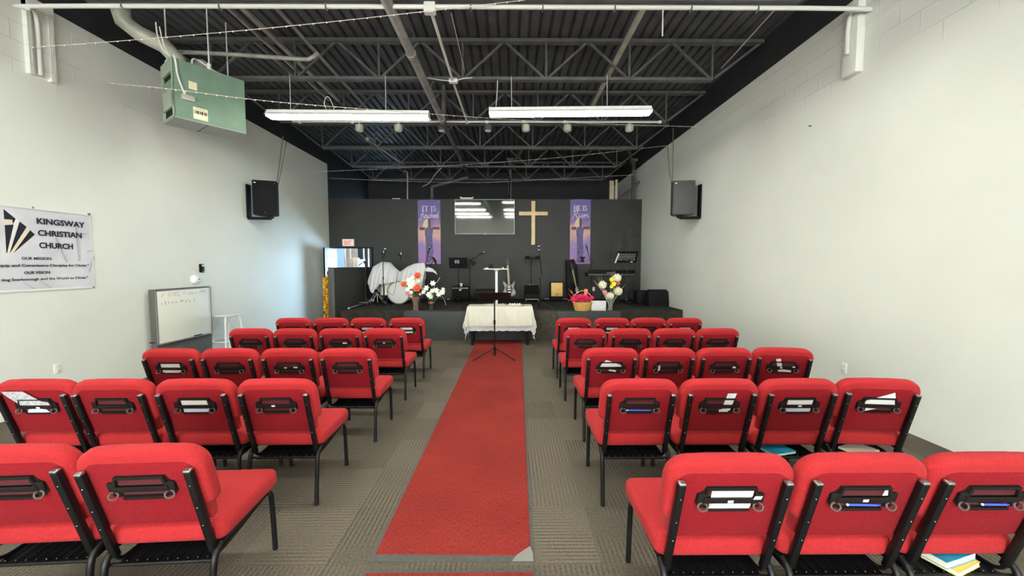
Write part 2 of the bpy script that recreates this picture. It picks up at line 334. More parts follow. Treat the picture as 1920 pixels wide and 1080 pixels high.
class MB:
    def __init__(self):
        self.bm = bmesh.new()
    def _merge(self, t, mat4, mi):
        if mat4 is not None:
            t.transform(mat4)
        for f in t.faces:
            f.material_index = mi
        me = bpy.data.meshes.new('tmp'); t.to_mesh(me); t.free()
        self.bm.from_mesh(me); bpy.data.meshes.remove(me)
        return self
    def box(self, c, s, rot=None, bev=0.0, mi=0, seg=2, m4=None):
        t = bmesh.new(); bmesh.ops.create_cube(t, size=1.0)
        t.transform(Matrix.Diagonal((s[0], s[1], s[2], 1)))
        if bev > 0:
            bmesh.ops.bevel(t, geom=list(t.edges), offset=min(bev, min(s) * 0.49), segments=seg, affect='EDGES', profile=0.5)
        m = Matrix.Translation(Vector(c))
        if rot is not None:
            m = m @ (rot.to_4x4() if isinstance(rot, Matrix) else Euler(rot).to_matrix().to_4x4())
        if m4 is not None:
            m = m4 @ m
        return self._merge(t, m, mi)
    def span(self, a, b, bev=0.0, mi=0):
        a, b = Vector(a), Vector(b)
        return self.box((a + b) / 2, (abs(b.x - a.x), abs(b.y - a.y), abs(b.z - a.z)), bev=bev, mi=mi)
    def bar(self, a, b, w, h, mi=0, bev=0.0):
        a, b = Vector(a), Vector(b)
        d = b - a
        m = frame((a + b) / 2, d)
        return self.box((0, 0, 0), (w, h, d.length), bev=bev, mi=mi, m4=m)
    def tube(self, pts, r, n=8, mi=0, close=False):
        pts = [Vector(p) for p in pts]
        rs = r if isinstance(r, (list, tuple)) else [r] * len(pts)
        t = bmesh.new(); rings = []
        prev = None
        for i, p in enumerate(pts):
            if i == 0: d = pts[1] - p
            elif i == len(pts) - 1: d = p - pts[i - 1]
            else: d = (pts[i + 1] - p).normalized() + (p - pts[i - 1]).normalized()
            d.normalize()
            if prev is None:
                a = Vector((0, 0, 1)) if abs(d.z) < 0.9 else Vector((1, 0, 0))
                u = d.cross(a).normalized()
            else:
                u = (prev - d * prev.dot(d))
                u = u.normalized() if u.length > 1e-6 else d.orthogonal().normalized()
            prev = u; v = d.cross(u)
            rings.append([t.verts.new(p + (u * math.cos(2 * PI * k / n) + v * math.sin(2 * PI * k / n)) * rs[i]) for k in range(n)])
        for i in range(len(rings) - 1):
            for k in range(n):
                t.faces.new((rings[i][k], rings[i][(k + 1) % n], rings[i + 1][(k + 1) % n], rings[i + 1][k]))
        t.faces.new(list(reversed(rings[0]))); t.faces.new(rings[-1])
        return self._merge(t, None, mi)
    def prism(self, poly, z0, z1, m4=None, bev=0.0, mi=0, seg=3):
        t = bmesh.new()
        lo = [t.verts.new((x, y, z0)) for x, y in poly]
        hi = [t.verts.new((x, y, z1)) for x, y in poly]
        n = len(poly)
        f1 = t.faces.new(list(reversed(lo))); f2 = t.faces.new(hi)
        for i in range(n):
            t.faces.new((lo[i], lo[(i + 1) % n], hi[(i + 1) % n], hi[i]))
        bmesh.ops.recalc_face_normals(t, faces=list(t.faces))
        if bev > 0:
            es = list({e for f in (f1, f2) for e in f.edges})
            bmesh.ops.bevel(t, geom=es, offset=bev, segments=seg, affect='EDGES', profile=0.5, clamp_overlap=True)
        return self._merge(t, m4, mi)
    def lathe(self, prof, n=20, m4=None, mi=0, scale=(1, 1)):
        t = bmesh.new(); rings = []
        for r, z in prof:
            rings.append([t.verts.new((r * math.cos(2 * PI * k / n) * scale[0], r * math.sin(2 * PI * k / n) * scale[1], z)) for k in range(n)])
        for i in range(len(rings) - 1):
            for k in range(n):
                t.faces.new((rings[i][k], rings[i][(k + 1) % n], rings[i + 1][(k + 1) % n], rings[i + 1][k]))
        t.faces.new(list(reversed(rings[0]))); t.faces.new(rings[-1])
        bmesh.ops.remove_doubles(t, verts=list(t.verts), dist=1e-5)
        bmesh.ops.recalc_face_normals(t, faces=list(t.faces))
        return self._merge(t, m4, mi)
    def ball(self, c, r, mi=0, u=10, v=7, s=(1, 1, 1)):
        t = bmesh.new(); bmesh.ops.create_uvsphere(t, u_segments=u, v_segments=v, radius=r)
        return self._merge(t, Matrix.Translation(Vector(c)) @ Matrix.Diagonal((*s, 1)), mi)
    def sheet(self, fn, nu, nv, thick=0.003, mi=0):
        t = bmesh.new()
        g = [[t.verts.new(fn(i / nu, j / nv)) for j in range(nv + 1)] for i in range(nu + 1)]
        for i in range(nu):
            for j in range(nv):
                t.faces.new((g[i][j], g[i + 1][j], g[i + 1][j + 1], g[i][j + 1]))
        bmesh.ops.recalc_face_normals(t, faces=list(t.faces))
        if thick:
            bmesh.ops.solidify(t, geom=list(t.faces), thickness=thick)
        return self._merge(t, None, mi)
    def build(self, name, mats, parent=None, loc=None, smooth=True, angle=40):
        me = bpy.data.meshes.new(name)
        self.bm.to_mesh(me); self.bm.free()
        for m in (mats if isinstance(mats, (list, tuple)) else [mats]):
            me.materials.append(M[m] if isinstance(m, str) else m)
        if smooth and len(me.polygons):
            me.polygons.foreach_set('use_smooth', [True] * len(me.polygons))
            me.set_sharp_from_angle(angle=math.radians(angle))
        o = bpy.data.objects.new(name, me)
        COL.objects.link(o)
        if parent is not None: o.parent = parent
        if loc is not None: o.location = loc
        return o

def tag(o, label=None, cat=None, group=None, kind=None):
    if label: o['label'] = label
    if cat: o['category'] = cat
    if group: o['group'] = group
    if kind: o['kind'] = kind
    return o
def thing(name, label, cat, loc=(0, 0, 0), rz=0.0, group=None):
    o = bpy.data.objects.new(name, None)
    o.empty_display_size = 0.1
    COL.objects.link(o)
    o.location = loc; o.rotation_euler = (0, 0, rz)
    return tag(o, label, cat, group)
def struct(mb, name, mats, label=None, parent=None):
    o = mb.build(name, mats, parent)
    if parent is None: o['kind'] = 'structure'
    if label: o['label'] = label
    return o
def writing(name, text, size, m, m4, parent=None, extrude=0.001, shear=0.0, align='LEFT', width=None, space=1.0, bold=0.0):
    """lettering as a mesh; m4 puts its baseline origin, x to the right and z towards the reader"""
    cu = bpy.data.curves.new('lettering', 'FONT')
    cu.body = text; cu.size = size; cu.extrude = extrude; cu.shear = shear; cu.align_x = align; cu.space_character = space
    cu.offset = bold; cu.resolution_u = 3
    tmp = bpy.data.objects.new('lettering_tmp', cu)
    COL.objects.link(tmp)
    me = bpy.data.meshes.new_from_object(tmp.evaluated_get(bpy.context.evaluated_depsgraph_get()))
    bpy.data.objects.remove(tmp); bpy.data.curves.remove(cu)
    if width and len(me.vertices):
        xs = [v.co.x for v in me.vertices]
        k = width / (max(xs) - min(xs)); x0 = min(xs)
        for v in me.vertices: v.co.x = (v.co.x - x0) * k
        if align == 'CENTER':
            for v in me.vertices: v.co.x -= width / 2
    me.transform(m4)
    me.materials.clear(); me.materials.append(M[m])
    me.name = name
    o = bpy.data.objects.new(name, me); COL.objects.link(o)
    if parent is not None: o.parent = parent
    return o
def arc(c, r, a0, a1, n):
    return [(c[0] + r * math.cos(a0 + (a1 - a0) * i / n), c[1] + r * math.sin(a0 + (a1 - a0) * i / n)) for i in range(n + 1)]
def rrect(x0, y0, x1, y1, r, n=5):
    return (arc((x1 - r, y0 + r), r, -PI / 2, 0, n) + arc((x1 - r, y1 - r), r, 0, PI / 2, n)
            + arc((x0 + r, y1 - r), r, PI / 2, PI, n) + arc((x0 + r, y0 + r), r, PI, 1.5 * PI, n))
def smooth_path(pts, k=6):
    pts = [Vector(p) for p in pts]
    P = [pts[0] * 2 - pts[1]] + pts + [pts[-1] * 2 - pts[-2]]
    out = []
    for i in range(1, len(P) - 2):
        p0, p1, p2, p3 = P[i - 1], P[i], P[i + 1], P[i + 2]
        for j in range(k):
            t = j / k
            out.append(0.5 * ((2 * p1) + (p2 - p0) * t + (2 * p0 - 5 * p1 + 4 * p2 - p3) * t * t + (3 * p1 - p0 - 3 * p2 + p3) * t ** 3))
    out.append(pts[-1])
    return out

# ================================================================== SETTING
XL, XR = -5.24, 3.86             # side walls
YB, YE = 11.35, -6.0             # partition behind the stage, wall behind the camera
ZW, ZD = 4.52, 5.06              # top of the white walls, roof deck
YF = 14.6                        # far black wall behind the partition
SH = 0.625                       # stage height

struct(MB().span((-9.0, YE - 0.2, -0.2), (XR + 0.2, YF + 0.2, 0)), 'floor', 'carpet')

# corrugated roof deck, ribs running from front to back
def deck():
    mb = MB(); t = bmesh.new()
    pitch = 0.152; prof = []; x = XL - 0.2
    while x < XR + 0.25:
        prof += [(x, ZD), (x + 0.072, ZD), (x + 0.092, ZD + 0.04), (x + 0.132, ZD + 0.04)]
        x += pitch
    a = [t.verts.new((px, YE - 0.1, pz)) for px, pz in prof]
    b = [t.verts.new((px, YF + 0.1, pz)) for px, pz in prof]
    for i in range(len(prof) - 1):
        t.faces.new((a[i], b[i], b[i + 1], a[i + 1]))
    bmesh.ops.recalc_face_normals(t, faces=list(t.faces))
    bmesh.ops.solidify(t, geom=list(t.faces), thickness=0.02)
    mb._merge(t, None, 0)
    mb.span((XL - 0.2, YE - 0.1, ZD + 0.08), (XR + 0.2, YF + 0.1, ZD + 0.12))
    return mb
o = deck().build('ceiling', 'deck', smooth=False); o['kind'] = 'structure'

struct(MB().span((XL - 0.2, YE, 0), (XL, YB, ZW)), 'wall_left', 'wall')
struct(MB().span((XR, YE, 0), (XR + 0.2, YF, ZW)), 'wall_right', 'wall')
struct(MB().span((XL - 0.2, YE - 0.2, 0), (XR + 0.2, YE, ZD)), 'wall_rear', 'wall')
# black band between the painted block and the roof
struct(MB().span((XL - 0.2, YE, ZW), (XL - 0.004, YF, ZD + 0.04)), 'trim_1', 'upper')
struct(MB().span((XR + 0.004, YE, ZW), (XR + 0.2, YF, ZD + 0.04)), 'trim_2', 'upper')
# boarded strip along the top of the right wall
struct(MB().span((XR - 0.014, YE + 0.02, 4.215), (XR, YB - 0.005, ZW)), 'trim_3', 'wall')

# black partition behind the stage with the doorway in it
DX0, DX1, DZ = -5.07, -4.02, 2.11
mb = MB()
mb.span((XL, YB, 0), (DX0, YB + 0.12, 3.53)); mb.span((DX0, YB, DZ), (DX1, YB + 0.12, 3.53)); mb.span((DX1, YB, 0), (XR, YB + 0.12, 3.53))
struct(mb, 'wall_back', 'partition')
# room beyond
mb = MB()
mb.span((XL - 0.2, YB + 0.001, 2.7), (XL, YF, ZW))
struct(mb, 'wall_upper_left', 'upper')
struct(MB().span((-9.0, YF, 0), (XR + 0.2, YF + 0.2, ZD + 0.04)), 'wall_far', 'upper')
struct(MB().span((-9.2, YB, 0), (-9.0, YF, 2.7)).span((-9.0, YB + 0.0, 0), (XL - 0.2, YB + 0.12, 2.7)).span((-9.0, YF - 0.06, 0), (-6.02, YF, 2.7)).span((-9.0, YB, 2.7), (XL - 0.2, YF, 2.8)), 'wall_side', 'sidewall')
struct(MB().span((-5.2, YB + 0.125, 2.7), (-1.9, YF, 2.76)).span((-1.96, YB + 0.125, 0), (-1.9, YF, 2.7)).span((XL - 0.2, YB + .125, 2.70), (-5.2, YF, 2.76)), 'light_lid_side', 'sidewall')  # unseen lid and end wall, added to keep daylight off the main roof
# daylit openings of that room, out of the camera's sight
def window(name, x0, x1, z0, z1, pane='pane', yw=None, s=-1):
    w = MB(); yw = YF if yw is None else yw
    for a, b in (((x0 - .06, z0 - .06), (x1 + .06, z0)), ((x0 - .06, z1), (x1 + .06, z1 + .06)), ((x0 - .06, z0), (x0, z1)), ((x1, z0), (x1 + .06, z1))):
        w.span((a[0], yw + s * 0.09, a[1]), (b[0], yw, b[1]))
    w = struct(w, name, 'whitemetal')
    MB().span((x0, yw + s * 0.05, z0), (x1, yw + s * 0.03, z1)).build('window_pane', pane, w)
# unseen glazing added behind the camera to brighten the lower walls
window('fill_window_3', -4.6, -1.0, 0.35, 2.5, 'fillpane', YE, 1)
window('fill_window_4', 0.6, 3.4, 0.35, 2.5, 'fillpane', YE, 1)
window('window_1', -4.3, -2.3, 0.15, 2.5)
window('window_2', -4.9, -4.3, 2.95, 3.6, 'highpane')

# door leaf swung back along the left wall
def door_leaf():
    d = Vector((-4.96, 10.42, 0)) - Vector((DX0 + 0.01, YB - 0.005, 0))
    L = d.length; ang = math.atan2(d.y, d.x)
    root = bpy.data.objects.new('door_1', None); COL.objects.link(root)
    root['kind'] = 'structure'
    root.location = (DX0 + 0.01, YB - 0.005, 0); root.rotation_euler = (0, 0, ang)
    MB().span((0, -0.02, 0.012), (L, 0.02, 2.09), bev=0.003).span((L - 0.006, -0.021, 0.012), (L + 0.002, 0.021, 2.09), mi=1).build('door_slab', ['doorpaint', 'black'], root)
    p = MB()
    for z0, z1 in ((0.2, 0.62), (0.75, 1.05), (1.15, 1.86)):
        p.span((0.14, 0.018, z0), (L - 0.14, 0.026, z1), bev=0.006)
        p.span((0.12, 0.017, z0 - .02), (L - 0.12, 0.021, z1 + .02), mi=1)
    p.build('door_panel', ['doorpaint', 'darkgrey'], root)
    k = MB().ball((L - 0.07, 0.055, 0.98), 0.028); k.tube([(L - 0.07, 0.018, 0.98), (L - 0.07, 0.05, 0.98)], 0.012); k.build('door_knob', 'steel', root)
door_leaf()
# door frame
mb = MB()
mb.span((DX1, YB - 0.012, 0), (DX1 + 0.05, YB + 0.13, DZ + 0.03)); mb.span((DX0, YB - 0.012, DZ), (DX1, YB + 0.13, DZ + 0.03))
struct(mb, 'trim_4', 'black')

# black panelled door painted into the right end of the partition
xa, xb = at(1147, 480, YB).x, at(1200, 480, YB).x
mb = MB().span((xa, YB - 0.02, SH), (xb, YB, at(1170, 424, YB).z + 0.03))
for i in range(2):
    px = xa + 0.14 + i * (xb - xa - 0.20) / 2
    for z0, z1 in ((2.42, 2.62), (1.75, 2.33), (0.85, 1.6)):
        mb.span((px, YB - 0.034, z0), (px + (xb - xa - 0.36) / 2, YB - 0.018, z1), bev=0.012)
struct(mb, 'door_2', 'partition')

# pilasters the roof beams sit on
mb = MB(); ya, yb_ = 4.33, 4.50
mb.span((XL, 4.36, 3.70), (XL + 0.05, 4.40, ZW)).span((XL, 4.56, 3.70), (XL + 0.05, 4.61, ZW)).span((XL, 4.36, 4.42), (XL + 0.06, 4.61, ZW)).span((XL, 4.40, 3.72), (XL + 0.012, 4.56, 4.45))
struct(mb, 'column_left', 'wall')
struct(MB().span((XR - 0.09, 4.32, 3.73), (XR, 4.50, ZW), bev=0.008), 'column_right', 'wall')

# ================================================================== ROOF STEEL
JY = [4.30, 6.06, 7.80, 9.55, 11.30, 13.0]
JT, JB = 4.97, 4.46
order = ['first', 'second', 'third', 'fourth', 'fifth', 'last']
def joist(y, i):
    root = thing('roof_joist', 'black open-web steel roof joist, %s of the six from the camera' % order[i], 'joist', (0, y, 0), group='roof joists')
    for dy, nm in ((-0.03, 0), (0.03, 0)):
        pass
    MB().span((XL + 0.01, -0.05, JT), (XR - 0.01, -0.006, JT + 0.05)).span((XL + 0.01, 0.006, JT), (XR - 0.01, 0.05, JT + 0.05)).build('top_chord', 'joist', root, smooth=False)
    nodes = [3.09 - 1.265 * k for k in range(7)]
    MB().span((nodes[-1], -0.045, JB - 0.045), (nodes[0], -0.006, JB)).span((nodes[-1], 0.006, JB - 0.045), (nodes[0], 0.045, JB)).build('bottom_chord', 'joist', root, smooth=False)
    for k, x in enumerate(nodes):
        MB().bar((x, 0, JB), (x, 0, JT), 0.03, 0.03).build('web_bar', 'joist', root, smooth=False)
        if k < len(nodes) - 1:
            xm = x - 0.6325
            MB().bar((x - 0.03, 0, JB), (xm + 0.03, 0, JT), 0.032, 0.032).build('web_bar', 'joist', root, smooth=False)
            MB().bar((xm - 0.03, 0, JT), (x - 1.265 + 0.03, 0, JB), 0.032, 0.032).build('web_bar', 'joist', root, smooth=False)
    MB().bar((nodes[0] + 0.03, 0, JB), (XR - 0.06, 0, JT), 0.034, 0.034).build('web_bar', 'joist', root, smooth=False)
    MB().bar((nodes[-1] - 0.03, 0, JB), (XL + 0.06, 0, JT), 0.034, 0.034).build('web_bar', 'joist', root, smooth=False)
for i, y in enumerate(JY): joist(y, i)

# steel columns behind the partition with their knee braces up to the fourth joist
def column(x, label, bx):
    root = thing('steel_column', label, 'column', (x, 11.75, 0))
    MB().box((0, 0, 2.35), (0.09, 0.09, 4.7), bev=0.01).build('post', 'joist', root)
    MB().bar((0, -0.03, JB + 0.02), (bx - x, JY[3] - 11.75 + 0.03, JB + 0.02), 0.05, 0.05).build('knee_brace', 'joist', root)
    MB().box((0, 0, 4.74), (0.2, 0.2, 0.08)).build('cap_plate', 'joist', root)
column(0.02, 'dark steel column above the partition beside the screen, with a slanting brace', 0.34)
column(3.72, 'dark steel column at the right end of the partition, with a slanting brace', 2.9)

# diagonal bracing pipe in the corner above the partition
a, b = at(1160, 372, 11.55), at(1200, 340, 11.6)
tag(MB().tube([a, b], 0.03).build('brace_pipe', 'joist'), 'dark diagonal pipe leaning into the top right corner over the partition', 'pipe')

# ------------------------------------------------------------------ pipes, conduits, wires under the roof
def pipe(name, pts, r, m, label, cat='pipe', joints=(), n=10):
    mb = MB().tube(pts, r, n=n)
    for j in joints:
        mb.tube(j, r * 1.35, n=n)
    return tag(mb.build(name, m), label, cat)
hx_ = 2.70
xm = -1.255; zm = EYE.z + hx_
mb = MB().tube([(xm, -5.8, zm), (xm, 7.45, zm)], 0.058, n=12)
for y in (2.2, 5.15, 7.35):
    mb.tube([(xm, y - 0.05, zm), (xm, y + 0.05, zm)], 0.068, n=12)
root = thing('sprinkler_main', 'thick dull metal pipe running front to back under the joists', 'pipe')
mb.build('main_run', 'greypipe', root)
MB().tube([(xm, 7.45, zm), (xm, 7.56, zm - 0.03), (xm, 7.62, zm + 0.06), (xm, 7.62, ZD)], 0.045, n=10).build('riser', 'joist', root)
e0, e1, e2 = at(880, 332, 12.1), at(810, 350, 12.1), at(808, 380, 12.1)
MB().tube([(xm, 7.6, zm), e0], 0.042, n=10).tube([e0, e1], 0.05, n=10).tube([e1, (e1.x, e1.y, 3.0)], 0.055, n=10).build('dark_run', 'joist', root)
h = MB()
for y in (4.9, 6.06):
    h.tube([(xm + 0.055, y, zm), (xm + 0.10, y, zm + 0.10), (xm + 0.05, y, JB + 0.05)], 0.008)
h.build('pipe_hanger', 'joist', root)

CY = 4.2                          # white conduit along the nearest joist
zc = at(800, 14, CY).z
pts = [at(60, 138, 4.46) * 1.0, ]
pl = [(XL + 0.04, 4.46, 3.72), (XL + 0.04, 4.46, 4.28), (XL + 0.10, 4.38, 4.38), (XL + 0.26, CY, zc - 0.02), (-4.3, CY, zc), (3.1, CY, zc + 0.01), (3.62, CY + 0.06, zc + 0.03), (XR - 0.13, 4.36, 4.38), (XR - 0.115, 4.41, 4.26), (XR - 0.115, 4.41, 3.95)]
root = thing('electrical_conduit', 'white conduit running wall to wall along the bottom of the nearest joist', 'conduit')
MB().tube(smooth_path(pl, 4), 0.022, n=10).build('conduit_run', 'whitepipe', root)
c2 = MB()
for x in (-4.0, -3.0, -1.9, -0.4, 0.35, 1.1, 1.9, 2.6):
    c2.box((x, CY, zc), (0.015, 0.052, 0.05), mi=0)
c2.build('conduit_clamp', 'greymetal', root)
xa_ = at(806, 22, CY).x
MB().box((xa_, CY, zc - 0.01), (0.12, 0.07, 0.11), bev=0.01).build('junction_box', 'whitepipe', root)
# front-to-back conduit
root = thing('electrical_conduit', 'thin white conduit running front to back from the junction box, right of the thick pipe', 'conduit')
xc2 = at(850, 152, 6.06).x
MB().tube([(xa_, CY, zc), (xc2, 6.0, at(850, 152, 6.0).z), (at(876, 229, 7.72).x, 7.72, at(876, 229, 7.72).z)], 0.019, n=8).build('conduit_run', 'whitepipe', root)
MB().box(at(850, 152, 6.0), (0.13, 0.08, 0.06), bev=0.01).build('junction_box', 'whitepipe', root)
MB().tube(smooth_path([at(802, 146, 6.02), at(825, 150, 6.0), at(848, 152, 6.0)]), 0.008).tube(smooth_path([at(852, 152, 6.0), at(870, 147, 6.0), at(886, 146, 6.02)]), 0.008).build('flexible_cable', 'wirewhite', root)
# wires of the fore ceiling
tag(MB().tube([at(846, 25, 4.4), at(872, 136, 6.05)], 0.006, n=6).build('ceiling_wire', 'wirewhite'), 'thin pale wire slanting between the two nearest joists beside the conduit', 'wire')
tag(MB().tube([at(1453, 18, 4.6), at(1353, 128, 6.2)], 0.008, n=6).build('ceiling_wire', 'wirewhite'), 'pale wire slanting near the right wall between the two nearest joists', 'wire')
tag(MB().tube([at(1243, 16, CY), at(1242, 68, CY)], 0.007, n=6).build('hanging_cord', 'wirewhite'), 'short white cord hanging loose from the nearest conduit', 'cord')
# channels and pipes running with the deck ribs
def ribrun(px, py, y0, y1, w, hh, m, name, label, hgt):
    z = EYE.z + hgt
    x = at_z(px, py, z).x
    return tag(MB().span((x - w / 2, y0, z), (x + w / 2, y1, z + hh)).build(name, m), label, 'channel')
ribrun(1207, 17, -5.0, 7.8, 0.07, 0.04, 'duct', 'cable_tray', 'pale flat metal channel running front to back right of the centre', 3.12)
ribrun(457, 20, -5.0, 7.6, 0.06, 0.04, 'greypipe', 'steel_channel', 'dull steel channel running front to back, wider one right of green heater', 3.12)
ribrun(430, 20, -5.0, 7.6, 0.03, 0.03, 'greypipe', 'steel_channel', 'thin dull channel running front to back just left of its wider pair', 3.12)
zg = EYE.z + 3.1; xg = at_z(520, 17, zg).x
tag(MB().tube([(xg, -5.0, zg), (xg, 8.2, zg)], 0.022, n=8).build('gas_pipe', 'greypipe'), 'thin grey pipe running front to back between heater and thick pipe', 'pipe')
# tracks on the deck behind
tag(MB().tube([at(687, 260, 8.6), at(757, 308, 10.4)], 0.018, n=6).ball(at(689, 261, 8.6), 0.05, mi=0).build('deck_conduit', 'greypipe'), 'short pale conduit with a round box behind the left strip light', 'conduit')
tag(MB().tube([at(757, 320, 11.6), at(764, 323, 11.7), at(764, 372, 11.7), (at(764, 372, 11.7).x, 11.7, 2.77)], 0.022, n=6).build('vertical_conduit', 'greypipe'), 'pale conduit dropping behind the black partition left of the banner', 'conduit')
tag(MB().tube(smooth_path([at(832, 310, 11.4), at(815, 328, 11.4), at(806, 342, 11.4), at(792, 350, 11.4)]), 0.014, n=6).build('loose_cable', 'greypipe'), 'loose grey cable end drooping over the left banner', 'cable')
tag(MB().tube([at(950, 300, 11.45), at(956, 340, 11.45), at(955, 372, 11.45)], 0.02, n=6).ball(at(955, 369, 11.4), 0.035).build('screen_cable', 'black'), 'black cable dropping to the top corner of the screen', 'cable')

# lamp rail under the third joist
root = thing('lamp_rail', 'thin white rail under the third joist carrying small lamp heads', 'rail')
MB().tube([at(548, 228, 7.72), at(1238, 229, 7.72)], 0.017, n=8).build('rail_tube', 'whitepipe', root)
for px in (562, 661, 876, 913, 981, 1059, 1237):
    MB().box(at(px, 229, 7.72), (0.06, 0.05, 0.05), bev=0.008).build('rail_clamp', 'whitepipe', root)
for k, px in enumerate((674, 747, 828, 915, 986, 1064, 1180)):
    p = at(px, 238, 7.72)
    t = thing('stage_lamp', 'small round lamp head under the rail, %s from the left of the seven' % ['first', 'second', 'third', 'fourth', 'fifth', 'sixth', 'seventh'][k], 'lamp', (p.x, p.y, p.z), group='lamp heads on the rail')
    MB().lathe([(0.0, -0.075), (0.07, -0.075), (0.08, -0.06), (0.08, 0.03), (0.05, 0.05), (0, 0.05)], n=16).build('lamp_head', 'darkgrey' if k in (2, 3) else 'duct', t)
    MB().lathe([(0.0, -0.082), (0.06, -0.082), (0.06, -0.074), (0, -0.074)], n=16).build('lens', 'whiteplastic', t)
    MB().tube([(0, 0, 0.05), (0, 0, 0.11)], 0.012).build('lamp_stem', 'whitepipe', t)

# ------------------------------------------------------------------ fluorescent strip lights
def strip_light(x0, x1, y, z, label, wires=True, tilt=0.0):
    L = x1 - x0; xm_ = (x0 + x1) / 2
    t = thing('strip_light', label, 'ceiling light', (xm_, y, z), group='fluorescent strip lights')
    t.rotation_euler = (0, tilt, 0)
    h = L / 2
    # sloping reflector with a body on top
    prof = [(-0.115, -0.012), (-0.045, 0.03), (-0.045, 0.075), (0.045, 0.075), (0.045, 0.03), (0.115, -0.012), (0.112, -0.016), (0.04, 0.022), (-0.04, 0.022), (-0.112, -0.016)]
    m4 = Matrix(((0, 0, 1, 0), (1, 0, 0, 0), (0, 1, 0, 0), (0, 0, 0, 1)))
    MB().prism(prof, -h, h, m4=m4).build('reflector', 'whitemetal', t, smooth=False)
    for s in (-1, 1):
        MB().box((s * (h - 0.006), 0, 0.0), (0.012, 0.16, 0.07), bev=0.004).build('end_cap', 'whitemetal', t)
    for dy in (-0.055, 0.055):
        MB().tube([(-h + 0.03, dy, -0.022), (h - 0.03, dy, -0.022)], 0.017, n=10).build('fluorescent_tube', 'tube', t)
    if wires:
        for f in (-0.72, 0.46):
            w = MB().tube([(f * h, 0, 0.07), (f * h, 0, JB - z)], 0.005, n=5)
            w.build('hanging_wire', 'wirewhite', t)
    return t
pA, pB = at(503, 219, 5.98), at(805, 219, 5.98)
zl = (pA.z + pB.z) / 2
strip_light(pA.x, pB.x, 5.98, zl + 0.01, 'lit fluorescent strip light hanging left of the thick pipe', tilt=0.004)
pC, pD = at(917, 215, 5.98), at(1220, 210, 5.98)
strip_light(pC.x, pD.x, 5.98, (pC.z + pD.z) / 2 + 0.01, 'lit fluorescent strip light hanging right of the thick pipe', tilt=-0.012)
for y in (2.45, -0.95, -4.4):
    strip_light(pA.x, pB.x, y, zl, 'lit fluorescent strip light overhead, outside the picture', wires=False)
    strip_light(pC.x, pD.x, y, zl, 'lit fluorescent strip light overhead, outside the picture', wires=False)
# cords of the left light
tag(MB().tube(smooth_path([at(612, 204, 5.98), at(608, 195, 5.98), at(611, 183, 5.98), at(618, 184, 5.98), at(627, 205, 5.98)]), 0.006, n=6).build('light_cord', 'wirewhite'), 'looped white cord on top of the left strip light', 'cord')
tag(MB().tube(smooth_path([at(930, 201, 5.98), at(932, 175, 6.02), at(933, 148, 6.05)]), 0.007, n=6).build('light_cord', 'wirewhite'), 'twisted white cord rising from the right strip light to the joist', 'cord')

# ------------------------------------------------------------------ strands of wire lights across the room
def strand(pts, label, k=8):
    path = smooth_path(pts, k)
    mb = MB().tube(path, 0.0035, n=5)
    acc = 0.0
    for i in range(1, len(path)):
        d = (path[i] - path[i - 1]).length
        nb = max(1, int(d / 0.16))
        for j in range(nb):
            p = path[i - 1].lerp(path[i], (j + 0.5) / nb)
            mb.ball(p + Vector((0, 0, -0.004)), 0.008, mi=1, u=6, v=4)
    return tag(mb.build('wire_light_string', ['copperwire', 'bead']), label, 'string lights', 'strings of wire lights')
strand([at_x(52, 89, XL + 0.01), at(210, 78, 4.5), at(400, 62, 4.35), at(600, 43, 4.2), at(800, 21, 4.13), at(985, 0, 4.13)], 'string of tiny wire lights nearest the ceiling, rising from the left wall past the heater')
strand([at_x(205, 156, XL + 0.01), at(320, 167, 4.72), at(470, 186, 5.0), at(600, 198, 5.3), at(760, 210, 5.75), at(925, 222, 6.6), at(1120, 232, 7.3), at_x(1308, 238, XR - 0.02)], 'string of tiny wire lights passing in front of the green heater')
strand([at_x(586, 323, XL + 0.01), at(620, 321, 10.6), at(830, 311, 10.3), at(1040, 296, 10.0), at_x(1252, 273, XR - 0.02)], 'string of tiny wire lights above the stage, upper one of two')
strand([at(618, 334, 11.3), at(760, 340, 11.2), at(905, 342, 11.15), at(1050, 335, 11.2), at(1203, 327, 11.3)], 'string of tiny wire lights above the stage, lower sagging one of two')

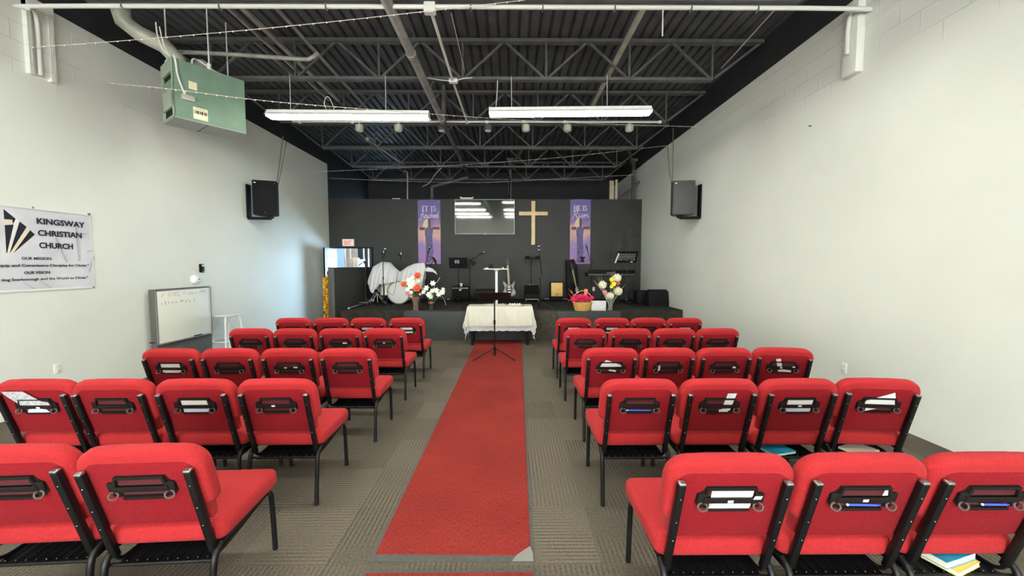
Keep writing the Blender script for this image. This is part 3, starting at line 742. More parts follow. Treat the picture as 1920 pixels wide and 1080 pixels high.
# ------------------------------------------------------------------ green unit heater and its flue
def heater():
    Yn = 4.9
    n_b = at(327, 219, Yn)                     # nearest bottom corner
    r_b = at_z(458, 246, n_b.z); l_b = at_z(304, 232, n_b.z)
    u = Vector((math.cos(math.radians(54)), math.sin(math.radians(54)), 0)); W = 0.775; D = 0.44
    v = Vector((-u.y, u.x, 0))
    Hh = at(321, 106, Yn).z - n_b.z
    root = thing('unit_heater', 'green gas unit heater hung from the roof by the left wall', 'heater', (n_b.x, n_b.y, n_b.z), math.atan2(u.y, u.x))
    root_m = root
    # local: x along the big green face, y towards the back (to the upper left), z up
    mb = MB()
    mb.span((0, 0, 0.012), (W, 0.02, Hh))                       # front panel
    mb.span((0, D - 0.02, 0.012), (W, D, Hh))
    mb.span((W - 0.02, 0.02, 0.012), (W, D - 0.02, Hh))
    mb.span((0, 0.02, Hh - 0.02), (W, D - 0.02, Hh))
    mb.build('casing', 'heater', root_m, smooth=False)
    s = MB()
    for z0, z1 in ((0.012, 0.03), (0.14, 0.36), (0.56, Hh - 0.001)):
        s.span((-0.008, 0.0, z0), (0.015, D, z1))
    s.span((-0.008, 0.0, 0.03), (0.015, 0.03, 0.56)).span((-0.008, D - 0.03, 0.03), (0.015, D, 0.56))
    s.build('side_panel', 'heaterside', root_m, smooth=False)
    MB().span((0.02, 0.03, 0.03), (0.04, D - 0.03, 0.56)).span((0.3, 0.03, 0.05), (0.32, D - 0.03, 0.6)).build('opening_shade', 'hole', root_m, smooth=False)  # black plates standing in for the shade inside the openings
    sl = MB().box((0.02, D * 0.5, 0.405), (0.012, D - 0.07, 0.12), rot=(0, -0.5, 0)); sl.build('louvre', 'heater', root_m, smooth=False)
    b = MB().span((0.0, 0.0, 0.0), (W, D, 0.014)).span((W * 0.44, 0.01, -0.004), (W * 0.45, D - 0.01, 0.0), mi=1)
    b.build('bottom_panel', ['heaterbottom', 'darkgrey'], root_m, smooth=False)
    MB().box((0.14, -0.012, 0.27), (0.135, 0.05, 0.07), bev=0.008).build('control_box', 'duct', root_m)
    MB().tube(smooth_path([(0.02, -0.006, Hh + 0.03), (0.035, -0.014, Hh - 0.05), (0.05, -0.016, 0.5), (0.11, -0.016, 0.30)]), 0.011, n=8).build('control_cable', 'whitepipe', root_m)
    MB().span((0.155, -0.004, 0.395), (0.24, 0.001, 0.49)).build('sticker', 'label', root_m)
    st = MB().span((0.19, -0.004, 0.04), (0.34, 0.001, 0.185))
    for i in range(9):
        st.span((0.20 + i * 0.0145, -0.006, 0.105), (0.20 + i * 0.0145 + 0.006 + 0.004 * (i % 3), -0.003, 0.145), mi=1)
    for i in range(6):
        st.span((0.215 + i * 0.018, -0.006, 0.163), (0.225 + i * 0.018, -0.003, 0.170), mi=1)
    st.build('rating_plate', ['label', 'labelink'], root_m)
    # burner fan at the back and hanging rods
    MB().lathe([(0, -0.09), (0.09, -0.09), (0.10, -0.05), (0.10, 0.06), (0, 0.07)], n=16, m4=Matrix.Translation((W * 0.48, D * 0.6, Hh + 0.08)) @ Matrix.Rotation(PI / 2, 4, 'X')).build('draft_hood', 'greypipe', root_m)
    MB().tube(smooth_path([(W * 0.3, D * 0.3, Hh), (W * 0.33, D * 0.35, Hh + 0.12), (W * 0.45, D * 0.45, Hh + 0.14), (W * 0.62, D * 0.3, Hh + 0.05), (W * 0.74, D * 0.1, Hh)]), 0.012).build('gas_hose', 'whitepipe', root_m)
    for x, y in ((W * 0.5, 0.03), (0.05, D - 0.06), (W - 0.06, D - 0.06)):
        MB().tube([(x, y, Hh - 0.01), (x, y, ZD - n_b.z)], 0.008).lathe([(0, 0), (0.024, 0), (0.024, 0.08), (0, 0.08)], n=8, m4=Matrix.Translation((x, y, Hh))).build('hanging_rod', 'whitepipe', root_m)
    # flue
    M4 = Matrix.Translation(n_b) @ Matrix.Rotation(math.atan2(u.y, u.x), 4, 'Z')
    inv = M4.inverted()
    p0 = M4 @ Vector((0.12, D * 0.55, Hh - 0.02))
    pts = [p0, p0 + Vector((0, 0, 0.10)), at(308, 86, 5.12), at(262, 63, 5.0), at(232, 40, 4.92), at(226, 20, 4.9), Vector((at(226, 20, 4.9).x, 4.9, ZD - 0.01))]
    d = MB().tube([inv @ Vector(p) for p in pts], 0.093, n=16)
    d.build('flue_duct', 'duct', root_m, angle=70)
    w = MB().tube([inv @ p for p in smooth_path([at(292, 42, 4.75), at(296, 70, 4.75), at(305, 92, 4.78), at(318, 105, 4.85)])], 0.008).tube([inv @ p for p in smooth_path([at(299, 50, 4.75), at(306, 80, 4.75), at(316, 102, 4.85)])], 0.007)
    w.build('power_cable', 'whitepipe', root_m)
    g0 = M4 @ Vector((0.3, D * 0.7, Hh + 0.1))
    tag(MB().tube(smooth_path([at(330, 97, 5.3), at(450, 103, 5.35), at(566, 111, 5.35), at(583, 109, 5.35), at(596, 100, 5.4)], 4), 0.026, n=10).build('gas_branch_pipe', 'greypipe'), 'grey gas pipe crossing from the green heater to the ceiling pipe', 'pipe')
heater()

# ================================================================== FLOOR COVERINGS
def runner_mesh(cs, label, edge=0.017, z=0.006):
    # cs: far-left, far-right, near-right, near-left
    root = thing('carpet_runner', label, 'rug', (0, 0, 0), group='red runners')
    P = [Vector((x, y)) for x, y in cs]
    c = sum(P, Vector((0, 0))) / 4
    mb = MB().prism([tuple(p) for p in reversed(P)], 0.0005, z)
    mb.build('rubber_edge', 'matgrey', root, smooth=False)
    wx = (P[1] - P[0]).normalized(); wy = (P[0] - P[3]).normalized()
    q = [P[0] + wx * edge - wy * 0.02, P[1] - wx * edge - wy * 0.02, P[2] - wx * edge + wy * 0.045, P[3] + wx * edge + wy * 0.045]
    # one mitred corner
    poly = [q[0], q[1], q[2] + wy * 0.07, q[2] - wx * 0.08, q[3]]
    MB().prism([tuple(p) for p in reversed(poly)], z, z + 0.006).build('pile', 'runner', root, smooth=False)
    cp = [q[2] + wy * 0.07, P[2] - wx * 0.004 + wy * 0.06, P[2] - wx * 0.004 + wy * 0.004, P[2] - wx * 0.12 + wy * 0.004, q[2] - wx * 0.08]
    MB().prism([tuple(p) for p in reversed(cp)], z, z + 0.003).build('worn_corner', 'matcorner', root, smooth=False)
runner_mesh([(-0.715, 8.22), (0.275, 8.22), (0.135, 2.015), (-0.765, 2.03)], 'long red runner with grey edge leading up the aisle to the table')
runner_mesh([(-0.765, 1.955), (0.14, 1.955), (0.15, -0.6), (-0.78, -0.6)], 'second red runner with grey edge, at the bottom of the picture')

# ================================================================== STAGE
mb = MB().span((-3.745, 8.52, 0), (XR - 0.003, YB - 0.002, SH), bev=0.01)
st = thing('stage_platform', 'low black carpeted stage across the front of the hall', 'stage')
mb.build('platform', 'stagecarpet', st)
f = MB().span((-2.27, 8.28, 0), (2.40, 8.519, SH - 0.002), bev=0.006)
f.build('painted_front', 'stagepaint', st)
MB().span((0.18, 8.225, 0), (1.02, 8.279, SH + 0.004), bev=0.008).build('step_facing', 'stepcarpet', st)
# half wall at the left end of the stage
hw = thing('half_wall', 'black half wall at the left end of the stage beside the gold fringe', 'half wall')
HX0, HX1, HZ, HY = -3.875, -3.752, 1.568, 8.32
MB().span((HX0 - 0.004, HY - 0.02, 0), (HX1, HY, HZ + 0.004), bev=0.003).build('end_post', 'darkgrey', hw)
MB().span((HX0, HY + 0.0005, 0), (HX1, YB - 0.003, HZ)).build('panel', 'partition', hw)
# gold foil fringe
def fringe():
    root = thing('foil_fringe', 'gold foil fringe hanging beside the half wall and open door', 'fringe curtain', (0, 0, 0))
    for k in range(46):
        x = -4.10 + 0.15 * random.random(); y = 8.52 + 0.12 * random.random()
        z1 = 1.28 + 0.14 * random.random()
        pts = []
        for j in range(25):
            t = j / 24
            pts.append((x + 0.014 * math.sin(19 * t + k) + 0.02 * (t - .5) * math.sin(k), y + 0.016 * math.cos(23 * t + 2 * k), z1 - t * (z1 - 0.02)))
        MB().tube(pts, [0.010 + 0.007 * math.sin(5 * j + k) for j in range(25)], n=4).build('foil_strand', 'gold', root, smooth=False)
    MB().ball((-3.98, 8.58, 1.44), 0.05, s=(1, 1, 1.4)).build('tie_knot', 'black', root)
    MB().tube([(-3.98, 8.58, 1.47), (-3.87, 8.58, 1.50)], 0.012).build('hook', 'black', root)
fringe()

# ================================================================== CHAIRS
REC = math.atan2(0.115, 0.40)
BO = Vector((0, -0.19, 0.47))
BX = Vector((1, 0, 0)); BYv = Vector((0, -math.sin(REC), math.cos(REC))); BZv = BX.cross(BYv)
BM = Matrix(((BX.x, BYv.x, BZv.x, BO.x), (BX.y, BYv.y, BZv.y, BO.y), (BX.z, BYv.z, BZv.z, BO.z), (0, 0, 0, 1)))
def on_back(x, y, z):
    return BM @ Vector((x, y, z))
def chair_meshes():
    D = {}
    # backrest pad: wide shoulders with rounded top, stepped in below
    top = 0.415
    half = [(0.214, 0.036), (0.216, 0.112), (0.226, 0.126), (0.249, 0.142), (0.254, 0.165), (0.254, 0.30)]
    half += arc((0.164, top - 0.09), 0.09, 0, PI / 2, 6)
    half += [(0.08, top + 0.004)]
    poly = half + [(-x, y) for x, y in reversed(half)]
    D['backrest'] = (MB().prism(poly, -0.036, 0.034, m4=BM, bev=0.026, seg=4), ['red'])
    # upholstered back panel, inset from the padded rim
    ph = [(0.205, 0.040), (0.209, 0.16), (0.218, 0.30)] + arc((0.163, top - 0.105), 0.055, 0, PI / 2, 4)
    pp = ph + [(-x, y) for x, y in reversed(ph)]
    D['back_panel'] = (MB().prism(pp, 0.026, 0.0395, m4=BM, bev=0.005, seg=2), ['redshade'])
    # seat cushion
    sp = rrect(-0.253, -0.215, 0.253, 0.265, 0.05, 4)
    D['seat'] = (MB().prism(sp, 0.378, 0.476, bev=0.034, seg=4), ['red'])
    # book pocket on the back, with its two cup rings
    cy = 0.252
    hexa = [(-0.098, cy + 0.056), (-0.108, cy + 0.034), (-0.132, cy + 0.014), (-0.134, cy - 0.026), (-0.112, cy - 0.050), (-0.08, cy - 0.056), (0.08, cy - 0.056), (0.112, cy - 0.050), (0.134, cy - 0.026), (0.132, cy + 0.014), (0.108, cy + 0.034), (0.098, cy + 0.056)]
    mb = MB().prism(list(reversed(hexa)), 0.0385, 0.0425, m4=BM)
    mb.box((0, cy + 0.050, 0.0485), (0.196, 0.011, 0.012), bev=0.003, m4=BM)
    mb.box((0, cy - 0.002, 0.056), (0.215, 0.026, 0.004), bev=0.0015, m4=BM)
    mb.box((0, cy - 0.051, 0.050), (0.165, 0.010, 0.018), bev=0.003, m4=BM)
    for s in (-1, 1):
        mb.box((s * 0.103, cy + 0.004, 0.048), (0.010, 0.085, 0.016), rot=(0, 0, s * 0.25), bev=0.003, m4=BM)
        mb.box((s * 0.116, cy + 0.004, 0.047), (0.03, 0.045, 0.012), bev=0.004, m4=BM)
    mb.box((0, cy + 0.024, 0.0432), (0.19, 0.03, 0.0016), mi=1, m4=BM)
    mb.box((0, cy - 0.028, 0.0432), (0.17, 0.024, 0.0016), mi=1, m4=BM)
    D['pocket'] = (mb, ['pocket', 'pocketred'])
    for s in (-1, 1):
        ring = [(s * 0.110 + 0.019 * math.cos(a), cy - 0.030 + 0.013 * math.sin(a), 0.060 - 0.008 * math.sin(a)) for a in [2 * PI * k / 14 for k in range(15)]]
        D['cup_ring%d' % s] = (MB().tube([on_back(*p) for p in ring], 0.0042, n=6), ['ringbrown'])
    # square uprights behind the back
    for s in (-1, 1):
        mb = MB().box((s * 0.207, 0.108, 0.055), (0.028, 0.46, 0.026), bev=0.004, m4=BM)
        mb.box((s * 0.207, 0.339, 0.055), (0.027, 0.012, 0.025), bev=0.004, mi=1, m4=BM)
        for y in (0.27, 0.15, 0.05):
            mb.ball(on_back(s * 0.207, y, 0.0685), 0.0032, mi=1, u=6, v=4)
        D['upright%d' % s] = (mb, ['blackmetal', 'greymetal'])
    # legs and frame
    for s in (-1, 1):
        fl = smooth_path([(s * 0.222, 0.245, 0.0), (s * 0.222, 0.228, 0.26), (s * 0.222, 0.215, 0.345), (s * 0.222, 0.17, 0.372)], 4)
        D['leg_front%d' % s] = (MB().tube(fl, 0.014, n=10), ['blackmetal'])
        rl = smooth_path([(s * 0.226, -0.275, 0.0), (s * 0.226, -0.255, 0.22), (s * 0.226, -0.235, 0.33), (s * 0.226, -0.19, 0.368)], 4)
        D['leg_rear%d' % s] = (MB().tube(rl, 0.014, n=10), ['blackmetal'])
    mb = MB()
    for s in (-1, 1):
        mb.tube([(s * 0.222, 0.17, 0.372), (s * 0.226, -0.19, 0.368)], 0.0125, n=10)
    for y in (0.12, -0.12):
        mb.tube([(-0.222, y, 0.368), (0.222, y, 0.368)], 0.010, n=8)
    D['seat_frame'] = (mb, ['blackmetal'])
    # book rack slung under the seat
    mb = MB().box((0, -0.01, 0.316), (0.405, 0.42, 0.004), rot=(0.10, 0, 0), mi=0)
    mb.tube([(-0.222, -0.225, 0.308), (0.222, -0.225, 0.308)], 0.0075, n=8, mi=1)
    mb.tube([(-0.205, 0.195, 0.338), (0.205, 0.195, 0.338)], 0.006, n=8)
    for k in range(9):
        x = -0.17 + k * 0.0425
        mb.tube([(x, -0.222, 0.301), (x, 0.19, 0.340)], 0.0025, n=5)
        mb.ball((x, -0.200, 0.306), 0.0036, mi=2, u=6, v=4)
    for s in (-1, 1):
        mb.tube(smooth_path([(s * 0.196, 0.19, 0.338), (s * 0.200, -0.10, 0.310), (s * 0.200, -0.19, 0.315), (s * 0.204, -0.22, 0.352)], 3), 0.009, n=8, mi=1)
        mb.tube([(s * 0.20, 0.15, 0.334), (s * 0.212, 0.15, 0.368)], 0.006, n=6)
    D['book_rack'] = (mb, ['rack', 'blackmetal', 'greymetal'])
    return D
def make_chair():
    D = chair_meshes()
    root = thing('church_chair', 'x', 'chair', group='red stacking chairs')
    o = {}
    for key, nm in (('seat', 'seat'), ('backrest', 'backrest'), ('back_panel', 'back_panel'), ('upright-1', 'upright'), ('upright1', 'upright'),
                    ('leg_front-1', 'leg'), ('leg_front1', 'leg'), ('leg_rear-1', 'leg'), ('leg_rear1', 'leg'), ('seat_frame', 'seat_frame'), ('book_rack', 'book_rack'), ('pocket', 'book_pocket')):
        o[key] = D[key][0].build(nm, D[key][1], root, angle=50)
    for s in (-1, 1):
        D['cup_ring%d' % s][0].build('cup_ring', D['cup_ring%d' % s][1], o['pocket'])
    return root
CHAIR0 = make_chair()
kids = {}
for ob in list(COL.objects):
    if ob.parent is not None:
        kids.setdefault(ob.parent.name, []).append(ob)
def copy_tree(o, parent=None):
    c = o.copy(); COL.objects.link(c)
    if parent is not None: c.parent = parent
    for ch in kids.get(o.name, []):
        copy_tree(ch, c)
    return c
used = []
CH = {}
def place_chair(side, row, k, x, y, rz, label):
    r = CHAIR0 if not used else copy_tree(CHAIR0)
    used.append(1)
    # the given point is the middle of the top of the back
    off = Matrix.Rotation(rz, 3, 'Z') @ Vector((0, -0.315, 0))
    r.location = (x - off.x, y - off.y, 0); r.rotation_euler = (0, 0, rz)
    r['label'] = label; r['category'] = 'chair'; r['group'] = 'red stacking chairs'
    CH[(side, row, k)] = (r.location.copy(), rz)
rown = {1: 'row nearest the stage', 2: 'second row from the stage', 3: 'third row from the stage', 4: 'fourth row from the stage', 5: 'row nearest the camera'}
rows_ = {1: 'row by the stage', 2: 'second row from stage', 3: 'third row from stage', 4: 'fourth row from stage', 5: 'rearmost row'}
places_ = {0: 'aisle chair', 1: 'second chair', 2: 'third chair', 3: 'fourth chair'}
place = {0: 'at the aisle', 1: 'second from the aisle', 2: 'third from the aisle', 3: 'fourth from the aisle'}
LX = {1: [-3.05, -2.525, -2.00, -1.455], 2: [-3.05, -2.53, -1.995, -1.475], 3: [-3.03, -2.51, -1.975, -1.455], 4: [-3.09, -2.595, -2.06, -1.53], 5: [-2.065, -1.525]}
LY = {1: 5.43, 2: 4.52, 3: 3.425, 4: 2.49, 5: 1.555}
RX = {1: [0.91, 1.452, 1.968, 2.478], 2: [0.895, 1.427, 1.95, 2.462], 3: [0.914, 1.431, 1.943, 2.47], 4: [0.855, 1.381, 1.906, 2.43], 5: [0.872, 1.40, 1.91]}
RY = {1: 5.40, 2: 4.49, 3: 3.42, 4: 2.47, 5: 1.46}
for row in range(1, 6):
    n = len(LX[row])
    for k, x in enumerate(LX[row]):
        rz = {1: 0.0, 2: 0.0, 3: 0.01, 4: 0.02, 5: 0.06}[row]
        place_chair('L', row, n - 1 - k, x, LY[row], rz, 'red upholstered chair, left block, %s, %s' % (rown[row], place[n - 1 - k]))
    for k, x in enumerate(RX[row]):
        rz = {1: 0.0, 2: 0.0, 3: 0.0, 4: 0.0, 5: 0.0}[row]
        if (row, k) == (3, 3): rz = -0.16
        if (row, k) == (4, 3): rz = -0.10
        place_chair('R', row, k, x, RY[row], rz, 'red upholstered chair, right block, %s, %s' % (rown[row], place[k]))

# ------------------------------------------------------------------ papers, pens and books on the chairs
def in_chair(key):
    loc, rz = CH[key]
    return Matrix.Translation(loc) @ Matrix.Rotation(rz, 4, 'Z')
sideword = {'L': 'left block', 'R': 'right block'}
def where(key):
    return '%s in %s, %s' % (places_[key[2]], rows_[key[1]], sideword[key[0]])
PY = 0.252
def card(key, name, poly, m, desc, zb=0.0462, thick=0.0012, cat='paper', lean=0.0):
    m4 = in_chair(key) @ BM @ Matrix.Translation((0, PY, zb)) @ Matrix.Rotation(lean, 4, 'X')
    a = sum(poly[i][0] * poly[(i + 1) % len(poly)][1] - poly[(i + 1) % len(poly)][0] * poly[i][1] for i in range(len(poly)))
    if a < 0: poly = list(reversed(poly))
    o = MB().prism([(-x, y) if False else (x, y) for x, y in poly], 0, thick, m4=m4).build(name, m, smooth=False)
    return tag(o, '%s, %s' % (desc, where(key)), cat, 'papers in the chair pockets')
def slip(w, h0, h1, dx=0.0, sk=0.0):
    return [(dx - w / 2, h0), (dx + w / 2, h0), (dx + w / 2 + sk, h1), (dx - w / 2 + sk, h1)]
# seen from behind, +x of the back frame runs to the viewer's right
W = [('L', 1, 1), ('L', 1, 0), ('R', 1, 0), ('R', 1, 1), ('R', 1, 3), ('L', 4, 1), ('R', 4, 2), ('R', 5, 0), ('L', 3, 3)]
for key in W:
    dx = {('L', 1, 1): 0.0, ('R', 5, 0): 0.005}.get(key, 0.0)
    card(key, 'offering_card', slip(0.165, -0.045, 0.047, dx), 'paper', 'white card')
for key, w, m in ((('L', 4, 1), 0.16, 'palepaper'), (('R', 5, 0), 0.165, 'paper'), (('R', 4, 2), 0.155, 'palepaper'), (('L', 4, 3), 0.14, 'palepaper'), (('L', 3, 3), 0.13, 'paper')):
    card(key, 'envelope', [(-w / 2, -0.047), (w / 2, -0.047), (w / 2 - 0.012, -0.024), (0.0, -0.016), (-w / 2 + 0.012, -0.022)], m, 'white envelope showing below the band', zb=0.0505)
card(('L', 4, 3), 'leaflet', [(-0.08, 0.0), (0.10, 0.004), (0.10, 0.03), (0.05, 0.04), (-0.04, 0.115), (-0.17, 0.115), (-0.16, 0.09)], 'print', 'large grey printed leaflet leaning out', zb=0.0525, cat='leaflet')
card(('R', 3, 0), 'envelope', [(-0.10, 0.0), (0.10, 0.0), (0.10, 0.02), (-0.045, 0.075), (-0.10, 0.015)], 'paper', 'tilted white envelope')
card(('R', 3, 0), 'paper_slip', [(-0.02, -0.03), (0.045, -0.045), (0.05, -0.028), (-0.01, -0.02)], 'paper', 'small white slip below the band', zb=0.0505)
card(('R', 3, 3), 'paper_slip', [(-0.045, 0.0), (-0.005, 0.0), (-0.03, 0.085), (-0.068, 0.08)], 'paper', 'upright folded white slip')
card(('R', 3, 3), 'envelope', [(-0.03, -0.048), (0.075, -0.048), (0.07, -0.028), (0.0, -0.02), (-0.04, -0.03)], 'paper', 'white envelope showing below the band', zb=0.0505)
card(('R', 4, 1), 'paper_slip', slip(0.058, -0.04, 0.092, 0.045, 0.022), 'paper', 'tall white slip standing out', zb=0.0462)
card(('R', 4, 3), 'envelope', [(-0.085, 0.0), (0.105, 0.006), (0.075, 0.098), (-0.085, 0.03)], 'paper', 'pointed white envelope')
card(('R', 4, 3), 'paper_slip', [(-0.075, -0.045), (-0.01, -0.026), (-0.075, -0.022)], 'paper', 'small white slip below the band', zb=0.0505)
card(('R', 5, 1), 'paper_slip', slip(0.022, 0.012, 0.046, 0.085, 0.004), 'cream', 'little cream slip')
card(('R', 5, 0), 'paper_slip', slip(0.03, 0.008, 0.024, 0.098, 0.004), 'paper', 'little white slip', zb=0.059)
# small white stickers and scraps
for key, dx, dy in ((('L', 4, 0), -0.012, 0.006), (('L', 3, 1), -0.025, 0.008), (('L', 2, 0), 0.0, 0.01), (('R', 5, 0), -0.005, -0.002), (('R', 5, 1), 0.0, 0.0), (('R', 4, 2), -0.005, 0.004), (('L', 4, 3), 0.02, -0.004), (('R', 3, 3), -0.02, 0.0)):
    card(key, 'sticker', slip(0.022, dy - 0.006, dy + 0.006, dx), 'paper', 'tiny white sticker', zb=0.0602, cat='sticker')
for key, dx, dy, w, h in ((('L', 3, 1), 0.065, 0.012, 0.034, 0.012), (('L', 2, 1), 0.06, 0.008, 0.05, 0.016), (('R', 3, 1), -0.085, 0.0, 0.018, 0.05), (('R', 3, 2), 0.078, 0.006, 0.026, 0.016), (('R', 3, 3), 0.082, 0.012, 0.02, 0.014)):
    card(key, 'paper_scrap', slip(w, dy - h / 2, dy + h / 2, dx), 'paper', 'scrap of white paper', zb=0.0606)
card(('R', 4, 1), 'paper_scrap', slip(0.06, -0.05, -0.028, 0.03), 'paper', 'white scrap at the lower edge', zb=0.0505)
def pen(key, a, b, m, desc):
    m4 = in_chair(key) @ BM
    p, q = m4 @ Vector((a[0], PY + a[1], 0.0545)), m4 @ Vector((b[0], PY + b[1], 0.0545))
    mb = MB().tube([p, p.lerp(q, 0.85), q], [0.0048, 0.0048, 0.0015], n=8).ball(p, 0.0055, mi=1, u=8, v=5)
    return tag(mb.build('pen', [m, 'whiteplastic']), '%s, %s' % (desc, where(key)), 'pen', 'pens in the chair pockets')
pen(('R', 5, 1), (-0.06, -0.026), (0.075, -0.030), 'bluepen', 'blue pen')
pen(('R', 5, 2), (-0.03, -0.028), (0.08, -0.030), 'bluepen', 'blue and white pen')
pen(('R', 4, 0), (-0.08, -0.030), (0.08, -0.032), 'bluepen', 'blue pen')
pen(('L', 1, 0), (-0.03, -0.030), (0.10, -0.020), 'whiteplastic', 'white pen')
def book(key, x, y, z, sx, sy, sz, rz, cover, label):
    m4 = in_chair(key)
    root = thing('book', label, 'book', (m4 @ Vector((x, y, z))), CH[key][1] + rz, group='books under the chairs')
    MB().span((-sx / 2 + 0.003, -sy / 2 + 0.002, 0.002), (sx / 2 - 0.003, sy / 2 - 0.003, sz - 0.002)).build('pages', 'cream', root, smooth=False)
    MB().span((-sx / 2, -sy / 2, 0), (sx / 2, sy / 2, 0.002)).span((-sx / 2, -sy / 2, sz - 0.002), (sx / 2, sy / 2, sz)).span((-sx / 2, sy / 2 - 0.003, 0), (sx / 2, sy / 2, sz)).build('cover', cover, root, smooth=False)
book(('R', 4, 2), -0.03, -0.13, 0.3145, 0.19, 0.17, 0.018, 0.25, 'bluebook', 'blue book on the rack, right block, fourth row from the stage')
book(('R', 4, 3), 0.02, -0.14, 0.3145, 0.20, 0.15, 0.014, 0.5, 'cream', 'cream booklet on the rack, fourth chair in fourth row from stage, right block')
book(('R', 5, 2), 0.03, -0.16, 0.3145, 0.17, 0.12, 0.022, 0.35, 'yellowbook', 'yellow book under a blue one on the rack, nearest row')
book(('R', 5, 2), 0.01, -0.13, 0.338, 0.20, 0.15, 0.03, 0.28, 'bluebook', 'thick blue book on top of a yellow book on the rack, nearest row')
m4 = in_chair(('R', 3, 0)); p = m4 @ Vector((0.05, -0.17, 0.3145))
tag(MB().prism([(-0.06, -0.05), (0.10, -0.03), (0.09, 0.08), (-0.05, 0.05)], 0, 0.0015, m4=Matrix.Translation(p)).build('paper_sheet', 'paper', smooth=False), 'white sheet on the rack of the aisle chair, right block, third row', 'paper')
m4 = in_chair(('R', 3, 1)); p = m4 @ Vector((0.235, -0.14, 0.478))
tag(MB().prism([(-0.05, -0.06), (0.03, -0.06), (0.03, 0.06), (-0.04, 0.06)], 0, 0.0015, m4=Matrix.Translation(p)).build('paper_sheet', 'paper', smooth=False), 'white paper lying between two chairs, right block, third row', 'paper')

# ================================================================== LEFT WALL ITEMS
def lw(y, z, d=0.0):     # a point on the left wall, facing into the room
    return Vector((XL + d, y, z))
LWM = Matrix(((0, 0, 1, XL), (1, 0, 0, 0), (0, 1, 0, 0), (0, 0, 0, 1)))
def on_left(px, py):
    p = at_x(px, py, XL); return (p.y, p.z)
def church_banner():
    root = thing('wall_banner', 'large grey-white vinyl banner with navy emblem and church name on left wall', 'banner')
    y0, y1 = 2.95, 4.90; z0, z1 = 1.335, 2.262
    def fn(u, v):
        y = y0 + (y1 - y0) * u; z = z0 + (z1 - z0) * v + 0.008 * math.sin(PI * u) * (1 - 2 * v)
        return Vector((XL + 0.008 + 0.004 * math.sin(9 * u + 4 * v) + 0.003 * math.sin(17 * v), y, z))
    MB().sheet(fn, 30, 16, 0.0015).build('vinyl_sheet', 'banner', root)
    hm = MB()
    for a, b in (((y0, z1 - 0.03), (y1, z1)), ((y0, z0), (y1, z0 + 0.022)), ((y1 - 0.012, z0), (y1, z1))):
        hm.prism([(a[0], a[1]), (b[0], a[1]), (b[0], b[1]), (a[0], b[1])], 0.0155, 0.017, m4=LWM)
    hm.build('hem', 'bannerhem', root, smooth=False)
    for p in ((y1 - 0.02, z1 - 0.012), (y1 - 0.015, z0 + 0.01), (on_left(59, 390)[0], z1 - 0.012)):
        MB().lathe([(0, 0), (0.011, 0), (0.011, 0.004), (0, 0.004)], n=10, m4=LWM @ Matrix.Translation((p[0], p[1], 0.016))).build('eyelet', 'greymetal', root)
    def shard(poly, z, m, nm):
        P = [on_left(0 + x / 6.0, 380 + y / 6.0) for x, y in poly]
        a = sum(P[i][0] * P[(i + 1) % len(P)][1] - P[(i + 1) % len(P)][0] * P[i][1] for i in range(len(P)))
        if a < 0: P.reverse()
        MB().prism(P, 0.0155, z, m4=LWM).build(nm, m, root, smooth=False)
    # emblem: navy shards fanning out, a pale cross bar, gold edges   (coordinates measured on the banner)
    gold = [[(18, 60), (385, 358), (128, 572), (45, 572)]]
    for g in gold: shard(g, 0.0163, 'gold_edge', 'emblem_backing')
    for s in ([(20, 70), (158, 182), (150, 200), (128, 240), (120, 192), (28, 186)], [(34, 252), (136, 246), (62, 565), (54, 565)],
              [(203, 212), (282, 272), (104, 552), (92, 564)], [(322, 310), (376, 358), (146, 556), (132, 568)]):
        shard(s, 0.0172, 'navy', 'emblem_shard')
    for s in ([(160, 170), (200, 205), (84, 560), (66, 562), (140, 240)],):
        shard(s, 0.0166, 'bannerhem', 'emblem_ray')
    # mirrored half of the emblem, beyond the edge of the picture
    yc = on_left(1, 420)[0]
    for s in ([(20, 70), (158, 182), (150, 200), (128, 240), (120, 192), (28, 186)], [(34, 252), (136, 246), (62, 565), (54, 565)],
              [(203, 212), (282, 272), (104, 552), (92, 564)], [(322, 310), (376, 358), (146, 556), (132, 568)]):
        P = [on_left(x / 6.0, 380 + y / 6.0) for x, y in s]
        P = [(2 * yc - 0.03 - a, b) for a, b in P]
        ar = sum(P[i][0] * P[(i + 1) % len(P)][1] - P[(i + 1) % len(P)][0] * P[i][1] for i in range(len(P)))
        if ar < 0: P.reverse()
        MB().prism(P, 0.0155, 0.0172, m4=LWM).build('emblem_shard', 'navy', root, smooth=False)
    # faint grey shapes in the print
    for s in ([(830, 270), (860, 280), (890, 655), (865, 660)], [(600, 400), (630, 400), (750, 670), (730, 675)], [(770, 330), (970, 345), (960, 360), (775, 345)], [(960, 540), (1040, 535), (1035, 550), (970, 550)],
              [(1030, 590), (1050, 620), (1000, 780), (985, 790)], [(240, 900), (260, 900), (380, 965), (360, 970)], [(430, 880), (450, 880), (570, 955), (550, 960)]):
        shard(s, 0.0162, 'ghost', 'printed_shade')
    def line(txt, xl, yl, xr, yr, cap, nm, m='navy', bold=0.0):
        a = on_left(xl / 6.0, 380 + yl / 6.0); b = on_left(xr / 6.0, 380 + yr / 6.0)
        m4 = LWM @ Matrix.Translation((a[0], (a[1] + b[1]) / 2, 0.0164))
        writing(nm, txt, cap / 0.70, m, m4, root, extrude=0.0006, width=b[0] - a[0], bold=bold)
    line('KINGSWAY', 400, 242, 940, 275, 0.062, 'name_lettering', bold=0.0026)
    line('CHRISTIAN', 413, 376, 905, 392, 0.062, 'name_lettering', bold=0.0026)
    line('CHURCH', 427, 512, 808, 520, 0.062, 'name_lettering', bold=0.0026)
    line('OUR MISSION:', 230, 643, 570, 643, 0.030, 'small_lettering', 'ink', 0.0010)
